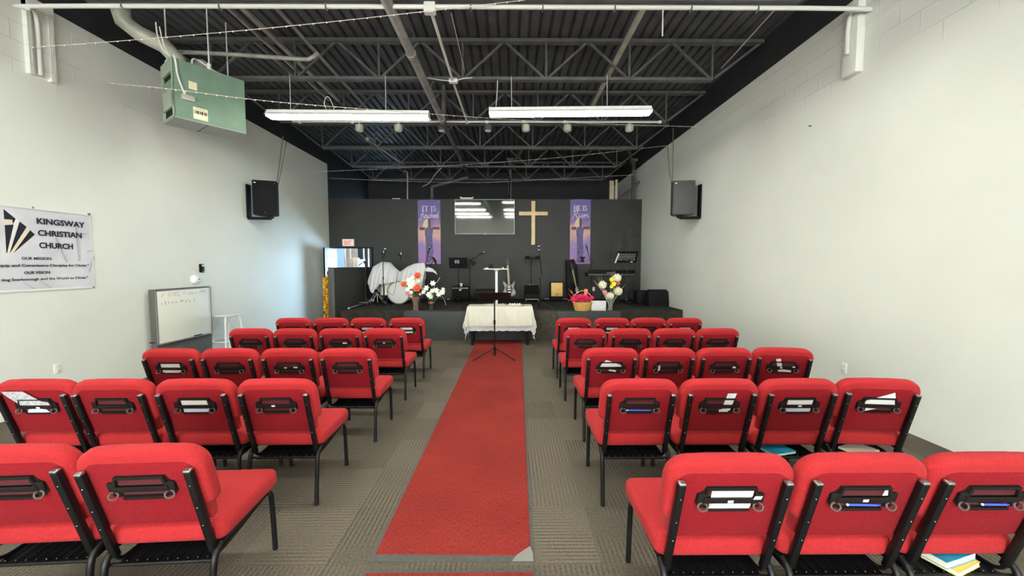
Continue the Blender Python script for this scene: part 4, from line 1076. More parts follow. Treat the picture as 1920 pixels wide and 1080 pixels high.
    line('Equip and Commission Disciples for Christ."', -52, 728, 985, 712, 0.028, 'small_lettering', 'ink', 0.0009)
    line('OUR VISION:', 258, 803, 555, 798, 0.030, 'small_lettering', 'ink', 0.0010)
    line('ting Scarborough and the World to Christ."', 0, 890, 975, 850, 0.028, 'small_lettering', 'ink', 0.0009)
church_banner()

def whiteboard():
    xo = -5.085                       # plane of the board face
    ya, yb = at_x(294, 600, xo).y, at_x(396, 600, xo).y
    zt = at_x(294, 543.5, xo).z
    root = thing('room_divider', 'grey felt divider standing along left wall with a whiteboard on it', 'divider', (0, 0, 0))
    MB().span((xo - 0.10, ya, 0.03), (xo - 0.012, yb + 0.015, zt), bev=0.004).build('felt_panel', 'board_grey', root)
    for y in (ya + 0.1, yb - 0.1):
        MB().box((xo - 0.055, y, 0.015), (0.13, 0.05, 0.03), bev=0.005).build('foot', 'blackmetal', root)
    MB().tube([(xo - 0.10, ya - 0.02, 0.50), (xo - 0.05, ya - 0.02, 0.50), (xo - 0.05, ya + 0.01, 0.50)], 0.008).build('bolt', 'blackmetal', root)
    wb = thing('whiteboard', 'whiteboard with two faint lines of marker writing, on the grey divider', 'whiteboard')
    zb = at_x(298, 645, xo).z
    MB().span((xo - 0.011, ya + 0.012, zb), (xo, yb, zt - 0.02), bev=0.002).build('board_face', 'whiteboard', wb)
    fr = MB()
    fr.span((xo - 0.012, ya + 0.004, zt - 0.022), (xo + 0.006, yb + 0.01, zt - 0.008)).span((xo - 0.012, yb, zb), (xo + 0.006, yb + 0.012, zt - 0.008)).span((xo - 0.012, ya + 0.002, zb), (xo + 0.006, ya + 0.014, zt - 0.008))
    fr.build('board_frame', 'greymetal', wb)
    MB().span((xo - 0.01, ya, zb - 0.014), (xo + 0.05, yb + 0.03, zb), bev=0.003).build('pen_tray', 'greymetal', wb)
    mk = MB(); rnd = random.Random(3)
    for row, (z, n, y0, y1) in enumerate(((zt - 0.085, 26, 0.06, 0.93), (zt - 0.205, 20, 0.075, 0.70))):
        for k in range(n):
            if rnd.random() < 0.25: continue
            y = ya + y0 + (y1 - y0) * k / n
            hgt = 0.02 + 0.02 * rnd.random()
            pts = [(xo + 0.0015, y + 0.02 * rnd.random(), z + hgt * rnd.uniform(-1, 1)) for _ in range(4)]
            mk.tube(pts, 0.0022 if row == 0 else 0.0032, n=4)
    mk.build('marker_lettering', 'marker', wb)
    tag(MB().tube([(xo + 0.02, ya + 0.62, zb + 0.008), (xo + 0.02, ya + 0.78, zb + 0.008)], 0.008).build('marker_pen', 'black'), 'dark marker pen lying in the whiteboard tray', 'pen')
whiteboard()

def stool():
    x, y, zs = -4.97, 6.80, 0.755
    root = thing('bar_stool', 'white round metal stool beside the whiteboard', 'stool', (x, y, 0))
    MB().lathe([(0, zs - 0.03), (0.17, zs - 0.03), (0.195, zs - 0.02), (0.20, zs - 0.005), (0.185, zs), (0, zs + 0.004)], n=28).build('seat', 'whitemetal', root)
    for a in (0.5, 2.1, 3.7, 5.2):
        c, s = math.cos(a), math.sin(a)
        MB().tube(smooth_path([(0.10 * c, 0.10 * s, zs - 0.035), (0.165 * c, 0.165 * s, zs - 0.05), (0.19 * c, 0.19 * s, zs - 0.12), (0.225 * c, 0.225 * s, 0.3), (0.245 * c, 0.245 * s, 0.0)], 4), 0.013, n=8).build('leg', 'whitemetal', root)
    ring = [(0.222 * math.cos(2 * PI * k / 28), 0.222 * math.sin(2 * PI * k / 28), 0.30) for k in range(29)]
    MB().tube(ring, 0.010, n=8).build('foot_ring', 'whitemetal', root)
    MB().tube([(0, 0, zs - 0.03), (0, 0, zs - 0.13)], 0.02).build('seat_stem', 'whitemetal', root)
stool()

y, z = on_left(377, 503)
root = thing('wall_reader', 'small black device on left wall above the whiteboard', 'wall device', (XL, y, z))
MB().box((0.012, 0, 0), (0.024, 0.10, 0.145), bev=0.01).build('housing', 'black', root)
MB().box((0.026, 0.015, 0.045), (0.004, 0.05, 0.03), bev=0.002).build('display', 'whiteplastic', root)
MB().box((0.026, 0.015, -0.05), (0.004, 0.03, 0.014), bev=0.002).build('button', 'greymetal', root)
y, z = on_left(364, 524)
root = thing('dome_camera', 'round white dome camera on left wall above the whiteboard', 'camera', (XL, y, z))
RX90 = Matrix.Rotation(PI / 2, 4, 'Y')
MB().lathe([(0, 0), (0.075, 0), (0.078, 0.02), (0.066, 0.05), (0.035, 0.068), (0, 0.07)], n=24, m4=RX90).build('dome', 'whiteplastic', root)
MB().ball((0.066, 0.02, 0.006), 0.012).build('lens', 'black', root)
def outlet(p, nrm, label):
    m4 = frame(p, nrm, (0, 0, 1))
    root = thing('power_outlet', label, 'outlet', p)
    m5 = Matrix.Translation(-Vector(p)) @ m4
    MB().box((0, 0, 0.004), (0.072, 0.118, 0.008), bev=0.003, m4=m5).build('cover_plate', 'whiteplastic', root)
    mb = MB()
    for s in (-1, 1):
        mb.box((0, s * 0.024, 0.009), (0.034, 0.032, 0.003), bev=0.001, mi=0, m4=m5)
        for q in (-1, 1):
            mb.box((q * 0.007, s * 0.024 + 0.003, 0.0108), (0.003, 0.010, 0.0012), mi=1, m4=m5)
    mb.build('socket', ['whiteplastic', 'darkgrey'], root)
y, z = on_left(107, 691); outlet((XL, y, z), (1, 0, 0), 'white outlet plate low on left wall')
p = at_x(1583, 690, XR); outlet((XR, p.y, p.z), (-1, 0, 0), 'white outlet plate low on right wall')
p = at(1113, 542, YB); outlet((p.x, YB, p.z), (0, -1, 0), 'white outlet plate on the black partition behind the flowers')
# nail in right wall
p = at_x(1521, 236, XR); tag(MB().tube([p, p + Vector((-0.03, 0, 0))], 0.007, n=6).build('nail', 'darkgrey'), 'small dark nail high in right wall', 'nail')

# ------------------------------------------------------------------ wall speakers
def wall_speaker(px0, px1, py0, py1, Y, wall, yaw, label, lm):
    c0 = at(px0, (py0 + py1) / 2, Y); c1 = at(px1, (py0 + py1) / 2, Y)
    zt, zb = at((px0 + px1) / 2, py0, Y).z, at((px0 + px1) / 2, py1, Y).z
    w = 0.42; h = zt - zb; xm_ = (c0.x + c1.x) / 2
    root = thing('wall_speaker', label, 'speaker', (xm_, Y, zb), yaw, group='wall speakers')
    poly = [(-w / 2, 0.0), (w / 2, 0.0), (w / 2, 0.16), (w / 2 - 0.11, 0.36), (-w / 2 + 0.11, 0.36), (-w / 2, 0.16)]
    MB().prism(poly, 0.0, h, bev=0.012).build('cabinet', lm, root)
    MB().box((0, -0.006, h / 2), (w - 0.035, 0.016, h - 0.05), bev=0.006).build('grille', 'softblack' if lm == 'black' else lm, root)
    MB().box((-w / 2 + 0.05, -0.016, h - 0.055), (0.035, 0.004, 0.018)).build('badge', 'whiteplastic', root)
    for sx, sz in ((1, 0.05), (0.0, 0.045), (1, h - 0.05)):
        MB().ball((sx * (w / 2 - 0.03), -0.015, sz), 0.008).build('screw', 'greymetal', root)
    # bracket back to the wall
    rot = Matrix.Rotation(-yaw, 3, 'Z')
    wx = (wall - xm_)
    s = 1 if wx > 0 else -1
    p1 = rot @ Vector((wx - s * 0.002, 0.12, 0)); p2 = rot @ Vector((0, 0.16, 0))
    br = MB().bar((p1.x, p1.y, -0.05), (p2.x, p2.y, -0.05), 0.09, 0.05).box((p2.x, p2.y, -0.02), (0.1, 0.1, 0.06))
    br.build('bracket_arm', 'black', root)
    q = rot @ Vector((wx - s * 0.02, 0.12, 0))
    MB().box((q.x, q.y, h * 0.42), (0.03, 0.12, h * 0.98), rot=(0, 0, -yaw), bev=0.004).build('wall_plate', 'black', root)
    return root
wall_speaker(475, 518, 338, 403, 7.75, XL, math.radians(20), 'black loudspeaker on bracket high on left wall', 'black')
wall_speaker(1262, 1303, 338, 402, 7.75, XR, math.radians(-8), 'dark grey loudspeaker on bracket high on right wall', 'darkgrey')
def cable(pts, label, m='wirebrown', r=0.010, k=5, name='speaker_cable'):
    return tag(MB().tube(smooth_path(pts, k), r, n=6).build(name, m), label, 'cable')
cable([at(531, 255, 7.6), at(525, 300, 7.7), at(519, 342, 7.8)], 'dark cable down to the left wall speaker, nearer of two')
cable([at(537, 266, 7.9), at(530, 305, 7.9), at(521, 350, 7.95)], 'dark cable down to the left wall speaker, farther of two', r=0.007)
cable([at(1262, 240, 7.7), at(1262, 290, 7.75), at(1260, 345, 7.9)], 'dark cable down to the right wall speaker, straight one of two', r=0.008)
cable([at(1252, 274, 7.9), at(1255, 320, 7.9), at(1261, 357, 7.95)], 'dark cable down to the right wall speaker, curved one of two', r=0.007)

# ================================================================== BACK WALL ITEMS
def on_back_wall(px, py, d=0.0):
    p = at(px, py, YB - d); return Vector((p.x, YB - d, p.z))
BWM = Matrix(((1, 0, 0, 0), (0, 0, -1, YB), (0, 1, 0, 0), (0, 0, 0, 1)))      # local x right, y up, z out of the partition
# screen
def screen():
    a, b = on_back_wall(853, 439, .1), on_back_wall(965, 374, .1)
    root = thing('television', 'large flat television on the partition, reflecting the strip lights', 'television', ((a.x + b.x) / 2, YB, a.z))
    w, h = b.x - a.x, b.z - a.z
    tl = Matrix.Rotation(math.radians(2.0), 4, 'X')
    T = Matrix.Translation((0, -0.08, 0)) @ tl
    MB().box((0, 0.025, h / 2), (w, 0.045, h), bev=0.008, m4=T).build('case', 'black', root)
    fr = MB()
    t = 0.014
    for c, s in (((0, -0.003, t / 2), (w, 0.014, t)), ((0, -0.003, h - t / 2), (w, 0.014, t)), ((-w / 2 + t / 2, -0.003, h / 2), (t, 0.014, h)), ((w / 2 - t / 2, -0.003, h / 2), (t, 0.014, h))):
        fr.box(c, s, m4=T)
    fr.build('bezel', 'bezel', root, smooth=False)
    MB().box((0, -0.001, h / 2), (w - 2 * t, 0.006, h - 2 * t), m4=T).build('screen_glass', 'screen', root, smooth=False)
    MB().box((0, -0.012, 0.004), (0.05, 0.012, 0.02), bev=0.003, m4=T).box((w / 2 - 0.03, -0.010, 0.035), (0.02, 0.004, 0.008), m4=T).build('badge', 'greymetal', root)
    MB().box((0, 0.06, h * 0.5), (0.4, 0.085, 0.3)).build('wall_mount', 'black', root, smooth=False)
    s0, s1 = on_back_wall(864, 371, .1), on_back_wall(886, 371, .1)
    c = (s0 + s1) / 2 - Vector((root.location))
    MB().box((c.x, -0.09, h + 0.035), (s1.x - s0.x, 0.05, 0.04), bev=0.012).ball((c.x - (s1.x - s0.x) / 2, -0.09, h + 0.055), 0.032).ball((c.x + (s1.x - s0.x) / 2, -0.09, h + 0.05), 0.028).build('top_bar', 'whiteplastic', root)
screen()
# pale wooden cross
a, b = on_back_wall(1000, 459, .06), on_back_wall(1000, 377, .06)
l, r = on_back_wall(973, 400.5, .06), on_back_wall(1027, 400.5, .06)
root = thing('wooden_cross', 'pale wooden cross on the black partition right of the television', 'cross', (b.x, YB - 0.045, a.z))
Hc = b.z - a.z
MB().box((0, 0, Hc / 2), (0.108, 0.08, Hc), bev=0.004).build('upright', 'wood', root)
MB().box(((l.x + r.x) / 2 - b.x, -0.004, l.z - a.z), (r.x - l.x, 0.078, 0.108), bev=0.004).build('crossbar', 'wood', root)
# exit sign
a, b = on_back_wall(643.5, 461.5), on_back_wall(664.5, 448.5)
root = thing('exit_sign', 'white exit sign with red letters above the open doorway', 'sign', ((a.x + b.x) / 2, YB, a.z))
w, h = b.x - a.x, b.z - a.z
MB().box((0, -0.03, h / 2), (w, 0.06, h), bev=0.008).build('sign_case', 'exitwhite', root)
writing('exit_lettering', 'EXIT', h * 0.82, 'exitred', Matrix.Translation((-root.location.x, -YB, -a.z)) @ BWM @ Matrix.Translation((root.location.x, a.z + h * 0.2, 0.0605)), root, align='CENTER', width=w * 0.62, bold=0.002)

# hanging banners
def stroke_word(mb, strokes, ox, oy, sx, sy, z, r):
    for st_ in strokes:
        pts = smooth_path([(ox + x * sx + y * 0.10 * sx, oy + y * sy, z) for x, y in st_], 4) if len(st_) > 2 else [Vector((ox + x * sx, oy + y * sy, z)) for x, y in st_]
        n = len(pts)
        mb.tube(pts, [r * (0.7 + 0.5 * abs(math.sin(2.1 * i / n * PI))) for i in range(n)], n=5)
FIN = [[(0.62, 1.28), (0.50, 1.40), (0.36, 1.15), (0.24, 0.3), (0.10, -0.45), (-0.10, -0.40)], [(0.02, 0.66), (0.3, 0.62), (0.58, 0.74)],
       [(0.62, 0.62), (0.60, 0.12), (0.70, 0.02), (0.80, 0.2)], [(0.64, 0.90), (0.67, 0.94)],
       [(0.86, 0.62), (0.84, 0.0)], [(0.85, 0.35), (1.0, 0.62), (1.10, 0.45), (1.09, 0.1), (1.18, 0.02), (1.26, 0.2)],
       [(1.33, 0.62), (1.31, 0.12), (1.40, 0.02), (1.48, 0.2)], [(1.35, 0.90), (1.38, 0.94)],
       [(1.78, 0.55), (1.66, 0.62), (1.60, 0.45), (1.74, 0.25), (1.68, 0.02), (1.52, 0.08)],
       [(1.92, 1.30), (1.88, 0.0)], [(1.89, 0.35), (2.04, 0.62), (2.14, 0.45), (2.13, 0.1), (2.20, 0.02)],
       [(2.28, 0.28), (2.46, 0.42), (2.42, 0.60), (2.28, 0.45), (2.32, 0.06), (2.5, 0.1)],
       [(2.86, 0.5), (2.70, 0.62), (2.58, 0.3), (2.70, 0.0), (2.84, 0.2), (2.98, 1.35)], [(2.92, 0.4), (2.93, 0.02), (3.05, 0.1)]]
RIS = [[(0.10, 1.10), (0.25, 1.30), (0.30, 0.8), (0.16, 0.0), (0.0, -0.35)], [(0.05, 1.15), (0.55, 1.38), (0.82, 1.10), (0.55, 0.72), (0.30, 0.66)], [(0.42, 0.70), (0.70, 0.1), (0.85, -0.35), (1.0, -0.1)],
       [(1.06, 0.62), (1.02, 0.12), (1.14, 0.02), (1.24, 0.2)], [(1.10, 0.92), (1.14, 0.96)],
       [(1.62, 0.55), (1.48, 0.64), (1.40, 0.46), (1.56, 0.25), (1.48, 0.02), (1.30, 0.08)],
       [(1.74, 0.28), (1.96, 0.42), (1.92, 0.62), (1.76, 0.45), (1.80, 0.06), (2.0, 0.08)],
       [(2.12, 0.62), (2.08, 0.0)], [(2.10, 0.35), (2.30, 0.64), (2.42, 0.45), (2.40, 0.1), (2.52, 0.02), (2.62, 0.2)]]
def serif_caps(mb, txt, x0, y0, h, w, z):
    """capital letters built from stems, hairlines and serifs"""
    def stem(cx, t=0.16): mb.box((cx, y0 + h / 2, z), (t * h, h, 0.002))
    def serif(cx, y, l=0.42): mb.box((cx, y, z), (l * h, 0.06 * h, 0.002))
    adv = {'I': 0.46, 'T': 0.80, 'S': 0.62, 'H': 0.90, 'E': 0.76, ' ': 0.34}
    tot = sum(adv[c] for c in txt); k = w / (tot * h)
    x = x0
    for c in txt:
        a = adv[c] * h * k; cx = x + a / 2
        if c == 'I': stem(cx); serif(cx, y0 + .03 * h); serif(cx, y0 + .97 * h)
        elif c == 'T':
            stem(cx); serif(cx, y0 + .03 * h); mb.box((cx, y0 + .965 * h, z), (0.72 * h * k, 0.07 * h, 0.002))
            for s in (-1, 1): mb.box((cx + s * 0.34 * h * k, y0 + .88 * h, z), (0.05 * h, 0.2 * h, 0.002))
        elif c == 'H':
            for s in (-1, 1):
                stem(cx + s * 0.26 * h * k); serif(cx + s * 0.26 * h * k, y0 + .03 * h, .36); serif(cx + s * 0.26 * h * k, y0 + .97 * h, .36)
            mb.box((cx, y0 + .5 * h, z), (0.5 * h * k, 0.07 * h, 0.002))
        elif c == 'E':
            stem(cx - 0.2 * h * k); serif(cx - 0.2 * h * k, y0 + .03 * h, .3)
            for yy, l in ((.035, .56), (.5, .40), (.965, .54)): mb.box((cx - 0.22 * h * k + l * h * k / 2, y0 + yy * h, z), (l * h * k, 0.07 * h, 0.002))
            mb.box((cx + 0.30 * h * k, y0 + .12 * h, z), (0.05 * h, 0.2 * h, 0.002)); mb.box((cx + 0.28 * h * k, y0 + .88 * h, z), (0.05 * h, 0.2 * h, 0.002))
        elif c == 'S':
            p = smooth_path([(cx + .2 * h * k, y0 + .80 * h, z), (cx + .10 * h * k, y0 + .96 * h, z), (cx - .12 * h * k, y0 + .93 * h, z), (cx - .2 * h * k, y0 + .74 * h, z), (cx, y0 + .5 * h, z), (cx + .2 * h * k, y0 + .27 * h, z), (cx + .10 * h * k, y0 + .06 * h, z), (cx - .12 * h * k, y0 + .04 * h, z), (cx - .22 * h * k, y0 + .2 * h, z)], 4)
            mb.tube(p, 0.055 * h, n=5)
        x += a
def hanging_banner(px0, px1, py0, py1, caps, strokes, span, mat_, label):
    a, b = on_back_wall(px0, py1), on_back_wall(px1, py0)
    w, h = b.x - a.x, b.z - a.z
    root = thing('cloth_banner', label, 'banner', (a.x, YB, a.z), group='hanging banners')
    L = Matrix(((1, 0, 0, 0), (0, 0, -1, 0), (0, 1, 0, 0), (0, 0, 0, 1)))
    def fn(u, v):
        return Vector((w * u, -0.016 - 0.006 * math.sin(5 * v + 2 * u), h * v + 0.012 * math.sin(PI * u) * (v > 0.98)))
    MB().sheet(fn, 8, 24, 0.002).build('printed_cloth', mat_, root)
    k = h / 120.0       # picture coordinates of the print, 120 units high from the top
    def P(x, y): return (x / 41.0 * w, h - y * k)
    def poly(pts, z, m, nm):
        q = [P(*p) for p in pts]
        ar = sum(q[i][0] * q[(i + 1) % len(q)][1] - q[(i + 1) % len(q)][0] * q[i][1] for i in range(len(q)))
        if ar < 0: q.reverse()
        MB().prism(q, 0.023, z, m4=L).build(nm, m, root, smooth=False)
    poly([(12, 38), (19, 34), (21, 51), (12, 52), (8, 54), (9, 46)], 0.0245, 'glowprint', 'printed_glow')
    poly([(18.5, 35), (23.5, 35), (23.5, 53), (18.5, 53)], 0.0250, 'crossbrown', 'printed_cross')
    poly([(3, 50.5), (12.5, 50.5), (12.5, 56), (3, 56)], 0.0252, 'crossbrown', 'printed_cross')
    poly([(27, 50), (39.5, 50), (39.5, 55), (27, 55)], 0.0252, 'crossbrown', 'printed_cross')
    poly([(14, 52), (19, 50), (23, 52), (27, 51), (27.5, 58), (26, 66), (26.5, 86), (28, 96), (25, 112), (20, 118), (14, 116), (14.5, 96), (13.5, 70), (12.5, 58)], 0.0256, 'drapeprint', 'printed_drape')
    lt = MB(); serif_caps(lt, caps, 0, 0, 1.0, 1.0, 0) if False else None
    mb = MB()
    x0, y0 = P(7.0, 20.5); x1, y1 = P(34, 11)
    serif_caps(mb, caps, x0, y0, y1 - y0, x1 - x0, 0.0250)
    t = bmesh.new(); 
    o = None
    x0, y0 = P(4.0, 33.0)
    sx = (P(38.5, 0)[0] - x0) / span; sy = (P(0, 24)[1] - y0) / 1.0
    stroke_word(mb, strokes, x0, y0, sx, sy, 0.0250, 0.0075)
    t.free()
    mb.bm.transform(L)
    mb.build('cream_lettering', 'lettering', root)
    for sx_ in (0.06, 0.94):
        MB().lathe([(0, 0), (0.014, 0), (0.014, 0.004), (0, 0.004)], n=10, m4=L @ Matrix.Translation((sx_ * w, h - 0.03, 0.024))).build('eyelet', 'chrome', root)
hanging_banner(785, 825.5, 375.5, 495, 'IT IS', FIN, 3.15, 'dusk1', 'violet banner reading IT IS finished, left of the television')
hanging_banner(1068, 1107.5, 374.5, 495, 'HE IS', RIS, 2.7, 'dusk2', 'violet banner reading HE IS Risen, right of the wooden cross')

# lumber leaning behind the partition
for (p0, p1, py, lean, lab) in ((1143, 1151, 339, 0.0, 'wide pale board standing behind the partition at top right'), (1153.5, 1158, 337, 0.02, 'narrow pale board standing behind the partition at top right')):
    a, b = at(p0, py, 11.6), at(p1, py, 11.6)
    tag(MB().box(((a.x + b.x) / 2, 11.6, a.z / 2), (b.x - a.x, 0.04, a.z), bev=0.003).build('lumber_board', 'board'), lab, 'board')
# pale sleeper on top of the partition, left
p = at(743, 373, YB + .06); tag(MB().box((p.x, YB + 0.06, 3.545), (0.22, 0.06, 0.03), bev=0.005).build('paper_roll', 'whiteplastic'), 'small pale object lying on top of the partition left of the banner', 'roll')

# ---- side room seen through the doorway
tag(MB().span((-6.02, YF - 0.25, 0), (-5.68, YF - 0.001, 2.7)).build('brick_pier', 'brick'), 'tan brick pier seen through the open doorway', 'pier')['kind'] = 'structure'
def shelf():
    x0, x1, y0, y1 = -5.62, -4.98, 13.3, 13.75
    root = thing('storage_shelf', 'cluttered storage shelf seen through the open doorway', 'shelf', ((x0 + x1) / 2, (y0 + y1) / 2, 0))
    w, d = x1 - x0, y1 - y0
    for sx in (-1, 1):
        for sy in (-1, 1):
            MB().box((sx * w / 2, sy * d / 2, 1.1), (0.035, 0.035, 2.2)).build('post', 'skin_box', root, smooth=False)
    for z in (0.3, 0.85, 1.4):
        MB().box((0, 0, z), (w, d, 0.03)).build('shelf_board', 'skin_box', root, smooth=False)
    cols = ['skin_box', 'paper', 'pink', 'whiteplastic', 'brick', 'cream']
    rnd = random.Random(5)
    for zi, z in enumerate((0.315, 0.865, 1.415)):
        x = -w / 2 + 0.03
        while x < w / 2 - 0.14:
            ww = rnd.uniform(0.1, 0.2); hh = rnd.uniform(0.24, 0.5) if zi < 2 else rnd.uniform(0.4, 0.85)
            c = cols[rnd.randrange(6)]
            tag(MB().box(((x0 + x1) / 2 + x + ww / 2, (y0 + y1) / 2, z + hh / 2), (ww - 0.01, 0.26, hh), bev=0.006).build('storage_box', c), 'box packed on the storage shelf beyond the doorway', 'box', 'boxes on the storage shelf')
            x += ww
shelf()
p = at(656, 490, 13.9)
tag(MB().box((p.x, 13.95, 0.85), (0.13, 0.2, 1.7), bev=0.02).build('dark_cabinet', 'black'), 'narrow dark cabinet against the bricks beyond the doorway', 'cabinet')

root = thing('strip_light', 'added fill light in the room beyond the doorway, out of sight', 'ceiling light', (-5.9, 12.6, 2.62))  # added lamp, unseen, to light the far wall of this room
MB().box((0, 0, 0.04), (0.9, 0.12, 0.07), bev=0.01).build('reflector', 'whitemetal', root)
MB().tube([(-0.43, 0, -0.02), (0.43, 0, -0.02)], 0.017).build('fluorescent_tube', 'filltube', root)

# ================================================================== STAGE EQUIPMENT
def sp(px, py):          # a spot on the stage floor
    p = at_z(px, py, SH); return Vector((p.x, p.y, SH))
def tripod(root, z_hub, reach, r=0.010, a0=0.3, m='blackmetal', n=3, foot=True, name='leg'):
    for k in range(n):
        a = a0 + 2 * PI * k / n
        e = Vector((reach * math.cos(a), reach * math.sin(a), 0.012))
        mb = MB().tube([(0.015 * math.cos(a), 0.015 * math.sin(a), z_hub), e], r, n=8)
        mb.ball(e, r * 1.5, u=8, v=5)
        mb.build(name, m, root)
def microphone(root, p, d, m='chrome'):
    d = Vector(d).normalized(); p = Vector(p)
    mb = MB().tube([p, p + d * 0.15], [0.012, 0.02], n=10)
    mb.build('microphone_body', 'blackmetal', root)
    MB().ball(p + d * 0.175, 0.034, u=12, v=8).build('microphone_head', m, root)
def mic_stand(base, zt, boom, label, head=True, a0=0.3, reach=0.30):
    """base on the floor; boom = (from, to) in world space"""
    root = thing('microphone_stand', label, 'microphone stand', base)
    tripod(root, 0.16, reach, a0=a0)
    MB().tube([(0, 0, 0.05), (0, 0, zt - base.z)], 0.010, n=8).tube([(0, 0, 0.12), (0, 0, 0.2)], 0.02, n=8).tube([(0, 0, (zt - base.z) * .55), (0, 0, (zt - base.z) * .55 + .06)], 0.016, n=8).build('pole', 'blackmetal', root)
    if boom:
        a, b = Vector(boom[0]) - base, Vector(boom[1]) - base
        MB().tube([a, b], 0.009, n=8).box(Vector((0, 0, zt - base.z)), (0.05, 0.05, 0.06), bev=0.01).build('boom_arm', 'blackmetal', root)
        if head: microphone(root, b, b - a)
    return root
def music_stand(base, zd, w, h, tilt, label, face=1, yaw=0.0, holes=True, m='black', reach=0.28, a0=0.5, legm='blackmetal'):
    root = thing('music_stand', label, 'music stand', base, yaw)
    tripod(root, 0.17, reach, r=0.009, a0=a0, m=legm)
    MB().tube([(0, 0, 0.04), (0, 0, zd - base.z - 0.06)], 0.0125, n=8).tube([(0, 0, 0.14), (0, 0, 0.2)], 0.024, n=8).tube([(0, 0, (zd - base.z) * 0.55), (0, 0, (zd - base.z) * 0.55 + 0.07)], 0.019, n=8).build('pole', legm, root)
    T = Matrix.Translation((0, 0, zd - base.z)) @ Matrix.Rotation(tilt, 4, 'X')
    d = MB()
    if holes:
        nx, nz = 11, 4
        # a perforated plate: bars between the openings
        for i in range(nx + 1):
            d.box((-w * 0.42 + i * w * 0.84 / nx, 0, 0), (w * 0.04, 0.004, h * 0.66), m4=T)
        for j in range(nz + 1):
            d.box((0, 0, -h * 0.33 + j * h * 0.66 / nz), (w * 0.86, 0.004, h * 0.07), m4=T)
        d.box((0, 0, h * 0.42), (w, 0.004, h * 0.18), m4=T).box((0, 0, -h * 0.42), (w, 0.004, h * 0.18), m4=T)
        for s in (-1, 1): d.box((s * w * 0.46, 0, 0), (w * 0.08, 0.004, h), m4=T)
    else:
        d.box((0, 0, 0), (w, 0.005, h), bev=0.002, m4=T)
    d.build('desk', m, root, smooth=False)
    MB().box((0, 0.03 * face, -h / 2), (w, 0.065, 0.006), m4=T).build('ledge', m, root, smooth=False)
    MB().tube(smooth_path([T @ Vector((-w * .2, -0.015 * face, -h * .12)), T @ Vector((-w * .1, -0.02 * face, -h * .28)), T @ Vector((0, -0.022 * face, -h * .33)), T @ Vector((w * .1, -0.02 * face, -h * .28)), T @ Vector((w * .2, -0.015 * face, -h * .12))], 3), 0.008).box((0, 0, -h * 0.42), (0.04, 0.04, 0.07), m4=T).build('bracket', 'blackmetal', root)
    return root

# front music stand on the runner
b = Vector((-0.255, 6.62, 0.013))
music_stand(b, 1.085, 0.56, 0.32, math.radians(62), 'black music stand standing on the runner in front of the table', face=1, holes=False, m='blackreflect', reach=0.40, a0=0.52 + PI, legm='blackmetal')

# table with two cloths
TX0, TX1, TY0, TY1, TZ = -0.80, 0.42, 7.72, 8.14, 0.765
root = thing('communion_table', 'table hidden under white cloths in front of the stage', 'table', ((TX0 + TX1) / 2, (TY0 + TY1) / 2, 0))
MB().box((0, 0, TZ - 0.02), (TX1 - TX0, TY1 - TY0, 0.035), bev=0.006).build('tabletop', 'darkgrey', root)
for sx in (-1, 1):
    for sy in (-1, 1):
        MB().box((sx * (0.61 - 0.05), sy * (0.21 - 0.04), (TZ - 0.04) / 2), (0.045, 0.045, TZ - 0.04), bev=0.004).build('leg', 'black', root)  # black carries the shade under the table
def draped(name, mat_, label, off, drop, seed, trim):
    cx, cy = (TX0 + TX1) / 2, (TY0 + TY1) / 2
    a, b_ = (TX1 - TX0) / 2 + 0.006 + off, (TY1 - TY0) / 2 + 0.006 + off
    root = thing(name, label, 'tablecloth', (cx, cy, TZ))
    def fn(u, v, lo=0.0, hi=1.0):
        x = (2 * u - 1) * (a + drop); y = (2 * v - 1) * (b_ + drop)
        ox = max(abs(x) - a, 0); oy = max(abs(y) - b_, 0)
        sx = 1 if x > 0 else -1; sy = 1 if y > 0 else -1
        d = math.hypot(ox, oy)
        kx = ox / d if d else 0; ky = oy / d if d else 0
        wave = 0.012 * math.sin(x * 17 + seed) + 0.010 * math.sin(x * 31 + 2 * seed)
        wavy = 0.014 * math.sin(y * 19 + seed)
        f = min(1.0, d / drop)
        px = min(max(x, -a), a) + sx * kx * (0.02 + 0.075 * f * min(1, 2 * min(kx, ky) + .35)) + (wave * 0.3 * f)
        py = min(max(y, -b_), b_) + sy * ky * (0.015 + 0.055 * f * min(1, 2 * min(kx, ky) + .15)) + sy * ky * wave * f
        px += sx * kx * wavy * f
        if off > 0.005 and d > 0:      # creases slanting across the front
            py += sy * ky * f * (0.022 * max(0, math.sin(9 * x + 7 * d * (1 if x < 0 else -1) + 1.0)) ** 2 + 0.016 * max(0, math.sin(23 * x - 9 * d)) ** 3)
        pz = 0.004 + off - d * 0.985 + 0.006 * math.sin(x * 40 + seed) * f
        if d == 0: pz += 0.004 + 0.004 * math.sin(13 * x + seed) * math.sin(15 * y)
        if d == 0 and off > 0.004 and y > 0: pz += 0.012 * max(0, math.sin(6.5 * x + 2.4)) + 0.014 * max(0, math.sin(26 * x)) * (abs(x + 0.02) < 0.14)
        return Vector((px, py, pz))
    mb = MB().sheet(fn, 96, 72, 0.0025)
    mb.build('cloth', mat_, root, angle=80)
    if trim:
        # scalloped lace border along the front and back hems
        lb = MB()
        n = 38
        for i in range(n):
            u = (drop + (2 * a) * (i + 0.5) / n) / (2 * (a + drop))
            p = fn(u, 0.004)
            lb.lathe([(0, 0), (a / n * 1.1, 0.0), (a / n * 1.1, 0.003), (0, 0.003)], n=10, m4=Matrix.Translation(p + Vector((0, -0.004, 0.0))) @ Matrix.Rotation(PI / 2, 4, 'X'))
        lb.build('lace_border', mat_, root)
    return root
draped('tablecloth', 'lace', 'white lace-edged undercloth hanging to points at the table corners', 0.0, 0.475, 2.3, False)
